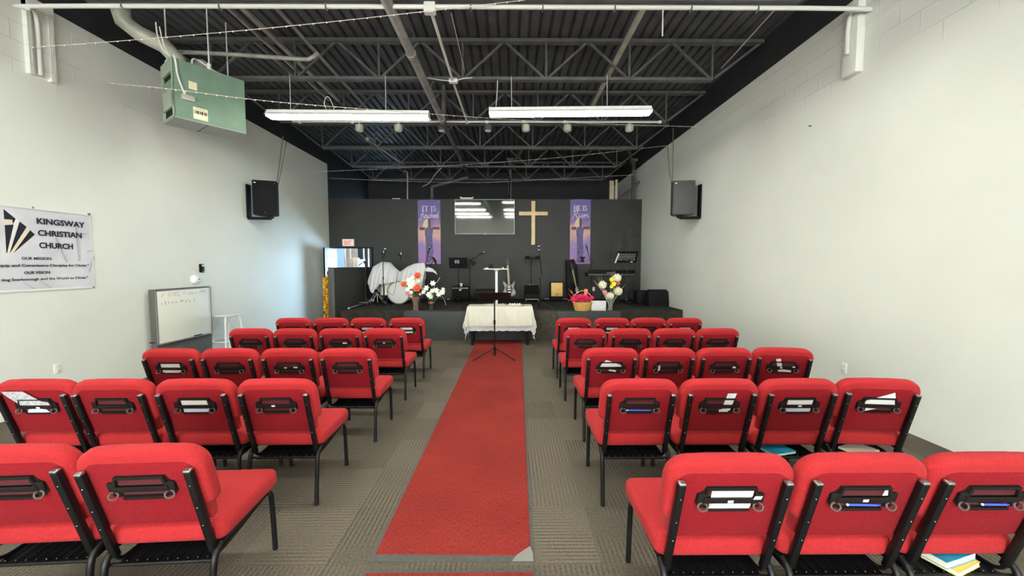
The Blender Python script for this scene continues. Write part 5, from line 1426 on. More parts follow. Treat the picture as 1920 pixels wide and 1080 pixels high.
draped('tablecloth', 'ivory', 'ivory overcloth with scalloped lace edge on the table in front of stage', 0.020, 0.385, 2.3, True)
# things on the table
p = Vector((0.11, 7.86, TZ + 0.026))
root = thing('serving_tray', 'pale oval tray on the cloth at the right of the table', 'tray', p)
MB().lathe([(0, 0), (0.16, 0), (0.19, 0.018), (0.195, 0.020), (0.16, 0.008), (0, 0.006)], n=28, scale=(1.0, 0.6)).build('dish', 'whiteplastic', root)
MB().tube([(0.195 * math.cos(2 * PI * k / 28), 0.117 * math.sin(2 * PI * k / 28), 0.020) for k in range(29)], 0.005, n=6).build('rim', 'copper', root)
for k in range(5):
    q = p + Vector((-0.10 + 0.05 * k, 0.02 * (-1) ** k, 0.024))
    tag(MB().lathe([(0, 0), (0.014, 0), (0.018, 0.024), (0.016, 0.024), (0.012, 0.003), (0, 0.003)], n=12, m4=Matrix.Translation(q)).build('small_cup', 'whiteplastic'), 'tiny white cup on the oval tray on the table', 'cup', 'cups on the tray')

# drums under white sheets
def drums():
    Y = 9.95
    base = Vector((at(742, 568, Y).x, Y, SH))
    root = thing('drum_kit', 'drum kit on stage with a white bass drum, partly under sheets', 'drum kit', base)
    c = at(747, 545, Y - 0.1)
    R = at(770, 545, Y - 0.1).x - c.x
    R = 0.285
    cz = SH + R + 0.01
    cb = Vector((c.x - base.x, 0, cz - base.z))
    MB().lathe([(0, -0.22), (R - 0.01, -0.22), (R, -0.2), (R, 0.2), (R - 0.01, 0.22), (0, 0.22)], n=36, m4=Matrix.Translation(cb + Vector((0, 0.15, 0))) @ Matrix.Rotation(PI / 2, 4, 'X')).build('bass_drum', 'cloth', root)
    MB().lathe([(0, 0), (R - 0.02, 0), (R - 0.02, 0.012), (0, 0.015)], n=36, m4=Matrix.Translation(cb + Vector((0, -0.07, 0))) @ Matrix.Rotation(PI / 2, 4, 'X')).build('drum_head', 'drumhead', root)
    MB().tube([(cb.x + R * math.cos(2 * PI * k / 36), -0.08, cb.z + R * math.sin(2 * PI * k / 36)) for k in range(37)], 0.014, n=6).build('hoop', 'greypipe', root)  # grey of the hoop paints the shadow edge round the white head
    # floor tom behind with its shell showing
    x = at(722, 540, Y).x - base.x
    MB().lathe([(0, 0.22), (0.19, 0.22), (0.19, 0.62), (0, 0.62)], n=24, m4=Matrix.Translation((x, 0.2, 0))).build('floor_tom', 'cream', root)
    for a in (0.4, 2.5, 4.6):
        MB().tube([(x + 0.2 * math.cos(a), 0.2 + 0.2 * math.sin(a), 0.0), (x + 0.2 * math.cos(a), 0.2 + 0.2 * math.sin(a), 0.5)], 0.009).build('tom_leg', 'blackmetal', root)
    # cymbal stands holding the sheets up
    for k, (px, zt) in enumerate(((722, 1.55), (786, 1.5))):
        x = at(px, 520, Y).x - base.x
        h = at(px, 494, Y).z - SH - 0.03
        MB().tube([(x, 0.3, 0.1), (x, 0.3, h)], 0.011).lathe([(0, 0), (0.2, -0.015), (0.2, -0.012), (0.02, 0.01), (0, 0.012)], n=24, m4=Matrix.Translation((x, 0.3, h - 0.05))).build('cymbal_stand', 'chrome', root)
        for a in (0.5, 2.6, 4.7):
            MB().tube([(x, 0.3, 0.35), (x + 0.22 * math.cos(a), 0.3 + 0.22 * math.sin(a), 0.01)], 0.009).build('stand_leg', 'chrome', root)
    # hardware in front: pedal stand legs
    q = at(707, 552, Y - 0.25) - base
    for a, b in (((705, 548), (688, 570)), ((706, 548), (719, 567)), ((707, 549), (708, 566)), ((706, 552), (698, 564)), ((713, 553), (723, 568))):
        p0, p1 = at(a[0], a[1], Y - 0.15) - base, at(b[0], b[1], Y - 0.2) - base
        p1.z = max(p1.z, 0.012)
        MB().tube([p0, p1], 0.010).ball(p1, 0.02).build('stand_leg', 'greymetal', root)
    # sheets: ridge line lifted by the stands, hanging front and back
    def sheet(name, ridge, hem, label, yc, deep, seed):
        n = 26
        def interp(lst, px):
            for i in range(len(lst) - 1):
                if lst[i][0] <= px <= lst[i + 1][0]:
                    t = (px - lst[i][0]) / (lst[i + 1][0] - lst[i][0]); return lst[i][1] * (1 - t) + lst[i + 1][1] * t
            return lst[-1][1] if px > lst[-1][0] else lst[0][1]
        x0, x1 = ridge[0][0], ridge[-1][0]
        def fn(u, v):
            px = x0 + (x1 - x0) * u
            zr = at(px, interp(ridge, px), yc).z; zh = at(px, interp(hem, px), yc - deep).z
            X = at(px, 520, yc).x
            edge = math.sin(PI * min(1, max(0, u))) ** 0.5
            t = abs(v - 0.5) * 2                      # 0 at the ridge
            s = -1 if v < 0.5 else 1
            y = yc + s * (deep * edge * (1 - (1 - t) ** 2.2) + 0.10 * abs(math.sin(px * 0.30 + seed + 1.6 * t)) * t * edge - 0.05 * edge * t + 0.05 * abs(math.sin(px * 0.71 + 2.6 * t + 2 * seed)) * (0.25 + t) * edge)
            z = zr + (zh - zr) * t ** 1.25
            return Vector((X, y, z))
        o = MB().sheet(fn, 60, 34, 0.004).build(name, 'cloth', angle=85)
        return tag(o, label, 'sheet', 'sheets over the drums')
    sheet('dust_sheet', [(690, 524), (695, 512), (700, 500), (710, 494), (716, 490.5), (733, 492), (741, 501), (750, 509)],
          [(690, 528), (696, 540), (704, 551), (711, 543), (719, 533), (735, 531), (750, 528)], 'crumpled white sheet over the left of the drum kit', Y + 0.05, 0.26, 0.5)
    sheet('dust_sheet', [(748, 510), (752, 508), (765, 499), (777, 494), (792, 491.5), (797, 493), (799, 502)],
          [(748, 527), (760, 530), (775, 538), (785, 545), (792, 542), (796, 520), (799, 504)], 'pleated white sheet over the right of the drum kit', Y + 0.02, 0.24, 2.5)
    tail = MB().prism([(0, 0), (0.10, 0.10), (0.22, 0.06), (0.31, -0.02), (0.34, -0.10), (0.24, -0.03), (0.12, -0.02)], 0, 0.02, m4=Matrix.Translation(at(795, 508, Y)) @ Matrix.Rotation(PI / 2, 4, 'X'), bev=0.006)
    tag(tail.build('cloth_corner', 'cloth'), 'corner of white sheet sticking out right of the drums', 'sheet')
    # thin cord lying over the sheet and drum
    tag(MB().tube(smooth_path([at(746, 509, 9.6), at(744, 522, 9.6), at(741, 542, 9.58), at(738, 552, 9.6), at(732, 551, 9.62), at(728, 546, 9.63)]), 0.005, n=5).build('thin_cable', 'black'), 'thin dark cord hanging across the sheeted drum', 'cord')
drums()
# poles and stands near the drums
b = sp(719, 573); b.y = 9.3; b.x = at(719, 540, 9.3).x
mic_stand(b, at(719, 482, 9.3).z, (at(719, 485, 9.3), at(720, 480, 9.3)), 'tall thin microphone stand in front of the left sheet', a0=0.9, reach=0.2)
b = Vector((at(683, 560, 9.7).x + 0.04, 9.7, SH))
mic_stand(b, at(683, 492, 9.7).z, (at(685, 489, 9.7), at(672, 498, 9.7)), 'dark boom stand before the half wall', head=False, a0=0.0, reach=0.10)
b = Vector((at(800, 560, 10.35).x, 10.35, SH))
mic_stand(b, at(801, 500, 10.35).z, (at(797, 497, 10.35), at(803, 475, 10.35)), 'boom microphone stand in front of the IT IS finished banner', a0=1.1, reach=0.2)
tag(MB().box(at(815, 488, 10.4), (0.06, 0.05, 0.14), rot=(0, -0.5, 0), bev=0.01).tube([at(811, 482, 10.4), at(818, 495, 10.4)], 0.02).tube([at(814, 485, 10.4), at(806, 500, 10.36)], 0.008).build('clip_light', 'black'), 'dark clip-on fixture at the foot of the left banner', 'fixture')
# silver pole lying at the stage edge
a, b_ = sp(645, 580.5), sp(692, 566.5)
a.x += 0.10; b_.x += 0.12
root = thing('stand_tube', 'silver stand tube lying on the left edge of the stage', 'tube')
MB().tube([a + Vector((0, 0, .03)), b_ + Vector((0, 0, .03))], 0.022, n=10).build('tube_body', 'steel', root)
q = a.lerp(b_, 0.55)
MB().tube([q + Vector((-0.18, 0.02, .06)), q + Vector((0.1, 0.05, .07))], 0.010).tube([a.lerp(b_, .84) + Vector((0, 0, .0)), a.lerp(b_, .84) + Vector((0, 0, .09))], 0.03).build('collar', 'greymetal', root)
p = sp(697, 567); tag(MB().ball(p + Vector((0, 0, 0.045)), 0.05, s=(1.5, 0.8, 0.9)).build('cloth_bundle', 'cloth'), 'small white bundle on stage beside the drum stand', 'bundle')
# wall hooks with white tips left of the banner
for px, py, lab in ((720, 474, 'bright hook with a dark bracket on the partition over the drums, left one'), (752, 477, 'bright hook with a dark bracket on the partition over the drums, right one')):
    p = on_back_wall(px, py)
    root = thing('wall_hook', lab, 'hook', p)
    MB().box((-0.03, -0.02, -0.02), (0.10, 0.04, 0.03), bev=0.005).tube([(0, -0.03, 0.0), (0, -0.04, -0.14)], 0.01).build('bracket', 'black', root)
    MB().box((0.012, -0.045, 0.02), (0.03, 0.02, 0.07), bev=0.006).build('tip', 'whiteplastic', root)

# amplifier and music stand, left centre
pb = at(864, 563, 10.75)
root = thing('guitar_amplifier', 'black guitar amplifier on stage under the left music stand', 'amplifier', (pb.x, 10.75, SH))
w = at(880, 550, 10.75).x - at(848.5, 550, 10.75).x; h = at(864, 537, 10.75).z - SH
MB().box((0, 0, h / 2 + 0.02), (w, 0.26, h - 0.04), bev=0.015).build('cabinet', 'black', root)
MB().box((0, -0.132, h * 0.42), (w - 0.06, 0.008, h * 0.7), bev=0.003).build('grille', 'softblack', root)
MB().box((0, -0.132, h * 0.9), (w - 0.03, 0.008, 0.012)).box((0, -0.132, 0.045), (w - 0.03, 0.008, 0.012)).build('trim_strip', 'greymetal', root)
MB().box((0.0, -0.137, h * 0.80), (0.09, 0.006, 0.022)).box((0.0, -0.137, h * 0.75), (0.025, 0.006, 0.03)).build('badge', 'whiteplastic', root)
for s in (-1, 1):
    MB().box((s * (w / 2 - 0.03), 0, 0.012), (0.04, 0.2, 0.024)).build('foot', 'black', root)
MB().tube(smooth_path([(-0.10, 0, h), (-0.06, 0, h + 0.045), (0.06, 0, h + 0.045), (0.10, 0, h)]), 0.012).build('carry_handle', 'black', root)
tag(MB().box((pb.x + 0.02, 10.72, SH + h + 0.075), (0.09, 0.06, 0.03), bev=0.008).box((pb.x + 0.02, 10.72, SH + h + 0.03), (0.05, 0.04, 0.07)).build('pedal', 'whiteplastic'), 'small white device on top of the left amplifier', 'device')
b = Vector((at(860, 566, 10.3).x, 10.3, SH))
zd = at(860, 493, 10.3).z
music_stand(b, zd, 0.50, 0.30, math.radians(20), 'black music stand over the left amplifier with a white paper', face=1, yaw=-0.05, holes=False)
pp = MB()
for i in range(5):
    pp.box((b.x - 0.08 + i * 0.045, 10.288, zd + 0.03), (0.018, 0.006, 0.09), rot=(math.radians(20), 0.0, 0), bev=0.002)
tag(pp.build('printed_page', 'paper'), 'white striped page on the left stage music stand', 'paper')
b = Vector((at(881, 565, 10.6).x, 10.6, SH))
mic_stand(b, at(881, 489, 10.6).z, (at(876, 492, 10.6), at(897, 479, 10.6)), 'boom microphone stand between the left music stand and white lectern', a0=0.2, reach=0.22)
tag(MB().tube([at(882, 487, 10.58), at(886, 498, 10.58), at(892, 494, 10.58)], 0.014).box(at(888, 492, 10.58), (0.07, 0.04, 0.05), bev=0.008).build('stand_clamp', 'black'), 'black clamp hanging on the boom stand', 'clamp')

# white lectern
b = Vector((at(931, 560, 9.4).x, 9.4, SH))
root = thing('lectern', 'white pole lectern with a small flat top on stage behind the table', 'lectern', b)
zt = at(930, 503.5, 9.4).z - SH
MB().box((at(930, 503, 9.4).x - b.x, 0, zt - 0.012), (at(953, 503, 9.4).x - at(908, 503, 9.4).x, 0.34, 0.024), bev=0.006).build('lectern_top', 'whitemetal', root)
MB().box((0, 0, zt - 0.035), (0.13, 0.14, 0.03), bev=0.01).build('top_plate', 'whitemetal', root)
MB().box((0, 0, zt / 2), (0.062, 0.062, zt - 0.05), bev=0.01).build('column', 'whitemetal', root)
MB().box((0, 0, 0.012), (0.42, 0.36, 0.024), bev=0.008).build('base', 'whitemetal', root)
q = at(921, 503, 9.4)
root2 = thing('tablet', 'small black tablet standing on the white lectern', 'tablet', (q.x, 9.38, SH + zt))
MB().box((0, 0, 0.05), (0.11, 0.014, 0.10), rot=(-0.2, 0, 0), bev=0.005).build('tablet_body', 'black', root2)
MB().box((0, 0.03, 0.018), (0.08, 0.05, 0.036), rot=(0.0, 0, 0), bev=0.006).build('tablet_rest', 'black', root2)
tag(MB().box((at(913, 503, 9.4).x, 9.36, SH + zt + 0.012), (0.07, 0.05, 0.022), bev=0.006).build('remote_control', 'whiteplastic'), 'small white remote at the left end of the lectern top', 'remote')
tag(MB().lathe([(0, 0), (0.02, 0), (0.02, 0.03), (0, 0.03)], n=12, m4=Matrix.Translation((at(943, 503, 9.4).x, 9.4, SH + zt + 0.0005))).build('small_cup', 'whiteplastic'), 'small white cup on the right of the white lectern', 'cup')

# floor equipment behind the table
p = at(905, 546, 10.95)
root = thing('keyboard_case', 'long low black case on stage behind the table', 'case', (at(912, 546, 10.9).x, 10.95, SH))
MB().box((0, 0, 0.16), (0.62, 0.26, 0.30), bev=0.02).build('case_body', 'black', root)
MB().box((0, -0.132, 0.23), (0.60, 0.006, 0.012)).build('seam', 'darkgrey', root)

# electric guitar on a stand
def guitar(base, tilt, lean, label, body_m, s=1.0, rz=0.0, stand=True):
    root = thing('electric_guitar', label, 'guitar', base, rz)
    T = Matrix.Translation((0, 0, 0.12)) @ Matrix.Rotation(lean, 4, 'Y') @ Matrix.Rotation(tilt, 4, 'X') @ Matrix.Rotation(PI / 2, 4, 'X') @ Matrix.Scale(s, 4)
    out = [(0.0, 0.0), (0.10, 0.01), (0.155, 0.07), (0.15, 0.14), (0.115, 0.20), (0.12, 0.26), (0.15, 0.33), (0.145, 0.37), (0.115, 0.37), (0.07, 0.30), (0.04, 0.29), (-0.03, 0.29), (-0.06, 0.31), (-0.10, 0.38), (-0.14, 0.39), (-0.15, 0.34), (-0.125, 0.27), (-0.12, 0.21), (-0.155, 0.14), (-0.16, 0.07), (-0.10, 0.01)]
    out = [(p.x, p.y) for p in smooth_path([(x, y, 0) for x, y in out] + [(0, 0, 0)], 3)][:-1]
    MB().prism(out, -0.022, 0.022, m4=T, bev=0.008).build('guitar_body', body_m, root)
    MB().prism([(-0.07, 0.10), (0.05, 0.08), (0.09, 0.16), (0.06, 0.27), (-0.05, 0.27), (-0.09, 0.2)], 0.022, 0.025, m4=T).build('pickguard', 'whiteplastic' if body_m == 'black' else 'darkgrey', root)
    MB().box((0, 0.52, 0.022), (0.05, 0.50, 0.024), bev=0.006, m4=T).build('neck', 'maple', root)
    MB().prism([(-0.025, 0.76), (0.025, 0.76), (0.045, 0.80), (0.035, 0.93), (0.0, 0.95), (-0.03, 0.90)], 0.01, 0.028, m4=T, bev=0.003).build('headstock', 'darkgrey', root)
    pg = MB()
    for k in range(3):
        for q in (-1, 1):
            pg.ball(T @ Vector((q * 0.048, 0.80 + 0.045 * k, 0.02)), 0.010, u=6, v=4)
    pg.build('tuning_peg', 'chrome', root)
    bd = MB()
    for y in (0.11, 0.18, 0.24): bd.box((0, y, 0.027), (0.07, 0.018, 0.008), bev=0.002, m4=T)
    bd.build('pickup', 'chrome', root)
    if stand:
        sd = thing('guitar_stand', 'black folding stand under the ' + label.split(',')[0], 'guitar stand', base, rz)
        for q in (-1, 1):
            MB().tube([(q * 0.10, -0.14, 0.11), (q * 0.10, 0.02, 0.11), (q * 0.16, 0.14, 0.01)], 0.010).build('stand_arm', 'blackmetal', sd)
            MB().tube([(q * 0.10, -0.02, 0.11), (q * 0.17, -0.16, 0.01)], 0.010).build('stand_leg', 'blackmetal', sd)
        MB().tube([(-0.10, 0.02, 0.11), (0.10, 0.02, 0.11)], 0.010).tube([(0, 0.02, 0.11), (0, 0.10, 0.6)], 0.010).build('stand_back', 'blackmetal', sd)
    return root
Yg = 10.7
gb = Vector((at(956, 556, Yg).x, Yg, SH))
guitar(gb, math.radians(-6), math.radians(-4), 'grey electric guitar with maple neck, right of the white lectern', 'guitarbody', s=1.13)

# wedge monitor, tray stand
b = Vector((at(997, 560, 10.7).x, 10.7, SH))
root = thing('monitor_wedge', 'black sloping monitor speaker on stage left of the small wooden drum box', 'speaker', b)
w = 0.40
prof = [(-0.16, 0.02), (0.16, 0.02), (0.16, 0.40), (0.08, 0.43), (-0.16, 0.20)]
m4 = Matrix(((0, 0, 1, 0), (1, 0, 0, 0), (0, 1, 0, 0), (0, 0, 0, 1)))
MB().prism(prof, -w / 2, w / 2, m4=m4, bev=0.01).build('cabinet', 'black', root)
MB().box((0, -0.045, 0.318), (w - 0.05, 0.006, 0.27), rot=(math.radians(-46), 0, 0)).build('grille', 'softblack', root)
MB().tube([(-w / 2 + .02, -0.18, 0.06), (w / 2 - .02, -0.18, 0.06)], 0.012).build('front_bar', 'greymetal', root)
for q in (-1, 1):
    MB().tube([(q * (w / 2 - 0.03), -0.18, 0.06), (q * (w / 2 - 0.03), -0.19, 0.0)], 0.012).build('foot', 'greymetal', root)
MB().tube(smooth_path([(-0.07, 0.1, 0.42), (-0.04, 0.1, 0.455), (0.04, 0.1, 0.455), (0.07, 0.1, 0.42)]), 0.010).build('carry_handle', 'greymetal', root)
b2 = Vector((at(996, 555, 11.05).x, 11.05, SH))
root = thing('tray_stand', 'black tray on a thin pole above the monitor speaker', 'stand', b2)
zt = at(998, 485, 11.05).z - SH
tripod(root, 0.15, 0.2, a0=PI / 2)
MB().tube([(0, 0, 0.05), (0, 0, zt)], 0.009).build('pole', 'blackmetal', root)
MB().box((0.03, 0, zt), (0.42, 0.2, 0.035), bev=0.006).build('tray', 'black', root)
for dx, lab in ((-0.11, 'small black box on the left of the pole tray'), (0.17, 'small black box on the right of the pole tray')):
    tag(MB().box(b2 + Vector((dx, 0, zt + 0.018 + 0.03)), (0.12, 0.12, 0.06), bev=0.008).build('effects_box', 'black'), lab, 'box')
# front tripod microphone stand on the step
b = Vector((at(1013, 578, 8.75).x, 8.75, SH))
root = mic_stand(b, at(1012, 520, 8.75).z, None, 'microphone stand with slanting arm on stage edge right of the table', a0=PI / 2, reach=0.42)
a_, c_ = at(1016, 515, 8.75) - b, at(1011.5, 476, 8.75) - b
MB().tube([a_, c_], 0.012).build('boom_arm', 'blackmetal', root)
microphone(root, c_, c_ - a_)
MB().ball(c_ + (c_ - a_).normalized() * 0.09, 0.025).build('microphone_ring', 'chrome', root)

# cajon
b = Vector((at(1043, 557, 10.8).x, 10.8, SH))
root = thing('drum_box', 'small box drum with golden wooden front on stage', 'box drum', b)
w = at(1055, 540, 10.8).x - at(1031.5, 540, 10.8).x; h = at(1043, 529, 10.8).z - SH
MB().box((0, 0, h / 2 + 0.01), (w, 0.28, h - 0.02), bev=0.01).build('box_shell', 'black', root)
MB().box((0, -0.143, h * 0.62), (w - 0.035, 0.008, h * 0.72), bev=0.002).build('front_panel', 'cajonwood', root)
lg = MB()
for k in range(3):
    lg.box((-0.02 + 0.02 * k, -0.148, h * 0.36), (0.008, 0.003, 0.035))
lg.tube([(-0.07, -0.149, h * 0.315), (0.07, -0.149, h * 0.315)], 0.004, n=5).tube([(0.03 * math.cos(t_), -0.149, h * 0.36 + 0.03 * math.sin(t_)) for t_ in [PI * k / 8 for k in range(9)]], 0.004, n=5)
lg.build('emblem', 'crossbrown', root)

# black guitar and gig bag by the right banner
gb = Vector((at(1083, 566, 10.75).x, 10.75, SH))
guitar(gb, math.radians(-8), math.radians(-12), 'black and white electric guitar beside the flower basket', 'black', s=1.0, rz=math.radians(55))
pp_ = [at(x, y, 11.0) for x, y in ((1061, 488), (1076, 486), (1082, 500), (1084, 530), (1080, 562), (1066, 562), (1062, 540))]
o0 = pp_[0]
MB_ = MB().prism([(p.x - o0.x, p.z - o0.z) for p in reversed(pp_)], -0.10, 0.06, m4=Matrix.Translation(o0) @ Matrix.Rotation(PI / 2, 4, 'X'), bev=0.03)
bag = thing('guitar_bag', 'tall black soft bag standing at the foot of the right banner', 'bag')
MB_.build('bag_body', 'black', bag)
MB().tube(smooth_path([at(1068, 492, 10.85), at(1074, 498, 10.84), at(1072, 515, 10.86), at(1076, 530, 10.87)]), 0.008).tube(smooth_path([at(1078, 492, 10.85), at(1076, 505, 10.83), at(1078, 520, 10.86)]), 0.007).build('strap', 'darkgrey', bag)
b = Vector((at(1108, 560, 11.0).x, 11.0, SH))
mic_stand(b, at(1107, 492, 11.0).z, (at(1107, 490, 11.0), at(1102, 471, 11.0)), 'dark microphone stand across the right banner', a0=0.7, reach=0.16)
tag(MB().prism([(-0.09, 0.05), (0.09, 0.05), (0.02, -0.02), (0.05, -0.10), (-0.05, -0.10), (-0.02, -0.02)], 0, 0.06, m4=Matrix.Translation(at(1092, 485, 11.1)) @ Matrix.Rotation(PI / 2, 4, 'X')).build('clip_light', 'black'), 'dark clip-on fixture at the foot of the right banner', 'fixture')

# digital piano, its stand, second music stand
Yk = 10.55
x0, x1 = at(1099, 515, Yk).x, at(1190, 515, Yk).x
root = thing('digital_piano', 'black keyboard on crossed stand at the right of the stage', 'keyboard', ((x0 + x1) / 2, Yk, SH))
zk = at(1145, 518, Yk).z - SH
w = x1 - x0
MB().box((0, 0, zk + 0.05), (w, 0.34, 0.10), bev=0.015).build('keyboard_case', 'black', root)
MB().box((0, -0.172, zk + 0.045), (w * 0.96, 0.006, 0.05)).box((-0.05, -0.175, zk + 0.075), (0.2, 0.008, 0.03)).build('rear_panel', 'darkgrey', root)
MB().box((0.05, 0.1, zk + 0.12), (w * 0.98, 0.06, 0.09), bev=0.015).build('raised_panel', 'black', root)
MB().box((-0.04, -0.12, zk + 0.103), (0.20, 0.11, 0.004)).build('sheet', 'paper', root)
for q in (-1, 1):
    MB().bar((q * 0.38, q * 0.06, 0.01), (-q * 0.34, q * 0.06, zk), 0.035, 0.035).build('stand_arm', 'blackmetal', root)
    MB().box((q * 0.38, 0, 0.018), (0.045, 0.44, 0.036), bev=0.006).build('stand_foot', 'blackmetal', root)
b = Vector((at(1174, 570, 9.75).x, 9.75, SH))
music_stand(b, at(1174, 482, 9.75).z, 0.54, 0.30, math.radians(24), 'black perforated music stand by the keyboard, right of the flowers', face=1, yaw=0.10, holes=True, reach=0.26)
tag(MB().box((b.x, 9.76, at(1174, 482, 9.75).z), (0.46, 0.002, 0.20), rot=(math.radians(24), 0, 0.10)).build('sheet_music', 'paper', smooth=False), 'white sheet music behind the perforated music stand by the keyboard', 'paper')
hp = at(1157, 484, 9.72)
tag(MB().box(hp, (0.035, 0.004, 0.27), rot=(math.radians(24), math.radians(14), 0)).build('paper_sheet', 'paper'), 'white sheet edge at the left of the perforated music stand', 'paper')
tag(MB().box(at(1184, 491, 9.70), (0.06, 0.004, 0.022), rot=(math.radians(24), 0, 0)).build('sticker', 'paper'), 'little white sticker on the perforated music stand', 'sticker')

# floor monitor by the right wall
a = sp(1216, 575)
root = thing('floor_monitor', 'black floor speaker at the right end of the stage by the wall', 'speaker', (at(1236, 575, 9.25).x, 9.40, SH), 0.0)
w = at(1254, 560, 9.2).x - at(1217, 560, 9.2).x
m4b = Matrix(((0, 0, 1, 0), (1, 0, 0, 0), (0, 1, 0, 0), (0, 0, 0, 1)))
MB().prism([(-0.16, 0.0), (0.22, 0.0), (0.22, 0.24), (0.02, 0.40), (-0.10, 0.36), (-0.16, 0.10)], -w / 2, w / 2, m4=m4b, bev=0.018).build('cabinet', 'black', root)
MB().prism([(-0.13, 0.03), (0.19, 0.03), (0.19, 0.22), (0.01, 0.36), (-0.08, 0.33), (-0.13, 0.10)], -w / 2 - 0.006, -w / 2 + 0.002, m4=m4b).build('end_panel', 'softblack', root)
MB().box((0, -0.155, 0.22), (w - 0.06, 0.010, 0.25), rot=(math.radians(-11), 0, 0), bev=0.003).build('grille', 'softblack', root)
MB().ball((0.06, -0.158, 0.16), 0.022, s=(1, .4, 1)).build('knob', 'blackmetal', root)
tag(MB().box((3.50, 9.95, SH + 0.17), (0.5, 0.35, 0.34), bev=0.03).build('equipment_case', 'black'), 'black equipment case behind the floor speaker by the right wall', 'case')
# cables and scraps on the stage floor
for pts, r, m_, lab in (([(1016, 557), (1030, 558), (1043, 563), (1060, 560), (1066, 565)], 0.010, 'wirewhite', 'pale cable coiled on stage before the wooden drum box'),
                        ([(838, 562), (846, 560), (856, 566), (868, 569)], 0.009, 'black', 'black cable on stage left of the amplifier'),
                        ([(1150, 570), (1164, 566), (1180, 572), (1200, 574)], 0.010, 'black', 'black cable on stage under the right music stand')):
    P_ = []
    for x, y in pts:
        q = sp(x, y); q.y = min(q.y, 11.2); P_.append(q + Vector((0, 0, r)))
    tag(MB().tube(smooth_path(P_), r, n=6).build('stage_cable', m_), lab, 'cable')
for px, py, lab in ((1034, 561, 'white scrap on stage in front of the wooden drum box'), (1175, 559, 'white scrap on stage below the keyboard'), (841, 559.5, 'white scrap on stage left of the amplifier')):
    q = sp(px, max(py, 562)); tag(MB().ball(q + Vector((0, 0, 0.012)), 0.035, s=(1.4, 0.8, 0.35), u=8, v=5).build('paper_scrap', 'paper'), lab, 'scrap')

# ================================================================== FLOWERS
def petal_ring(mb, c, n, L, Wd, up, tilt, phase, mi=0, m3=None):
    for k in range(n):
        a = phase + 2 * PI * k / n
        R = Matrix.Rotation(a, 3, 'Z')
        pts = []
        def fn(u, v, R=R):
            t = u; s = (v - 0.5) * 2
            wdt = Wd * math.sin(PI * min(1, 0.12 + 0.88 * t) ** 0.8) * (1 - 0.15 * t)
            r = L * t * math.cos(tilt) - L * 0.3 * t * t * math.sin(tilt) * up
            h = L * t * math.sin(tilt) - L * 0.35 * t * t * (1 - up)
            p = Vector((r, s * wdt, h + 0.15 * wdt * s * s))
            p = R @ p
            if m3 is not None: p = m3 @ p
            return c + p
        mb.sheet(fn, 4, 3, 0.0015, mi)
def facing(d):
    d = Vector(d).normalized()
    return frame((0, 0, 0), d).to_3x3()
def bloom(kind, c, r, d, m):
    mb = MB(); c = Vector(c); m3 = facing(d)
    if kind == 'rose':
        for i, (n, L, tl) in enumerate(((6, 1.0, 0.35), (6, 0.9, 0.75), (5, 0.75, 1.05), (4, 0.55, 1.3))):
            petal_ring(mb, c - m3 @ Vector((0, 0, r * 0.2)), n, r * L, r * 0.48 * L + 0.004, 1.0, tl, i * 0.5, m3=m3)
        mb.ball(c + m3 @ Vector((0, 0, r * 0.2)), r * 0.28)
    elif kind == 'lily':
        petal_ring(mb, c, 6, r * 1.15, r * 0.30, 0.2, 0.75, 0.2, m3=m3)
        mb.ball(c, r * 0.16)
    elif kind == 'pom':
        rnd = random.Random(int(c.x * 1000) + int(c.z * 777))
        mb.ball(c, r * 0.72, u=12, v=8)
        for k in range(46):
            z = 1 - 2 * (k + 0.5) / 46; q = math.sqrt(1 - z * z); a = k * 2.39996
            v = Vector((q * math.cos(a), q * math.sin(a), z))
            mb.ball(c + v * r * rnd.uniform(0.68, 0.88), r * 0.20, u=6, v=4, s=(1, 1, 0.8))
    return mb
def flower(kind, px, py, Y, r, m, root_pt, label, grp, d=(0, -1, 0.35)):
    c = at(px, py, Y)
    t = thing('flower', label, 'flower', c, group=grp)
    mb = bloom(kind, Vector((0, 0, 0)), r, d, m); mb.build('blossom', m, t)
    e = Vector(root_pt) - c
    dd = Vector(d).normalized()
    MB().tube(smooth_path([-dd * r * 0.2, e * 0.35 - dd * 0.02, e], 4), 0.004, n=5).build('stalk', 'stem', t)
def vase(px, base_py, Y, r0, r1, h, m, label, band=None, waist=0.8):
    p = Vector((at(px, base_py, Y).x, Y, SH))
    root = thing('flower_vase', label, 'vase', p, group='flower vases')
    prof = [(0, 0), (r0, 0), (r0 * 1.02, 0.012), (r0 * waist + 0.2 * (r1 - r0), h * 0.35), (r1 * 0.9, h * 0.75), (r1, h), (r1 - 0.006, h), (r1 * 0.9 - 0.006, h * 0.75), (r0 * waist, h * 0.35), (r0 - 0.006, 0.02), (0, 0.018)]
    MB().lathe(prof, n=24).build('vase_body', m, root)
    if band:
        MB().lathe([(r0 * 0.95 + 0.006, h * 0.62), (r1 * 0.93 + 0.004, h * 0.62), (r1 * 0.95 + 0.004, h * 0.74), (r0 * 0.95 + 0.006, h * 0.74)], n=24).build('vase_band', band, root)
    return p
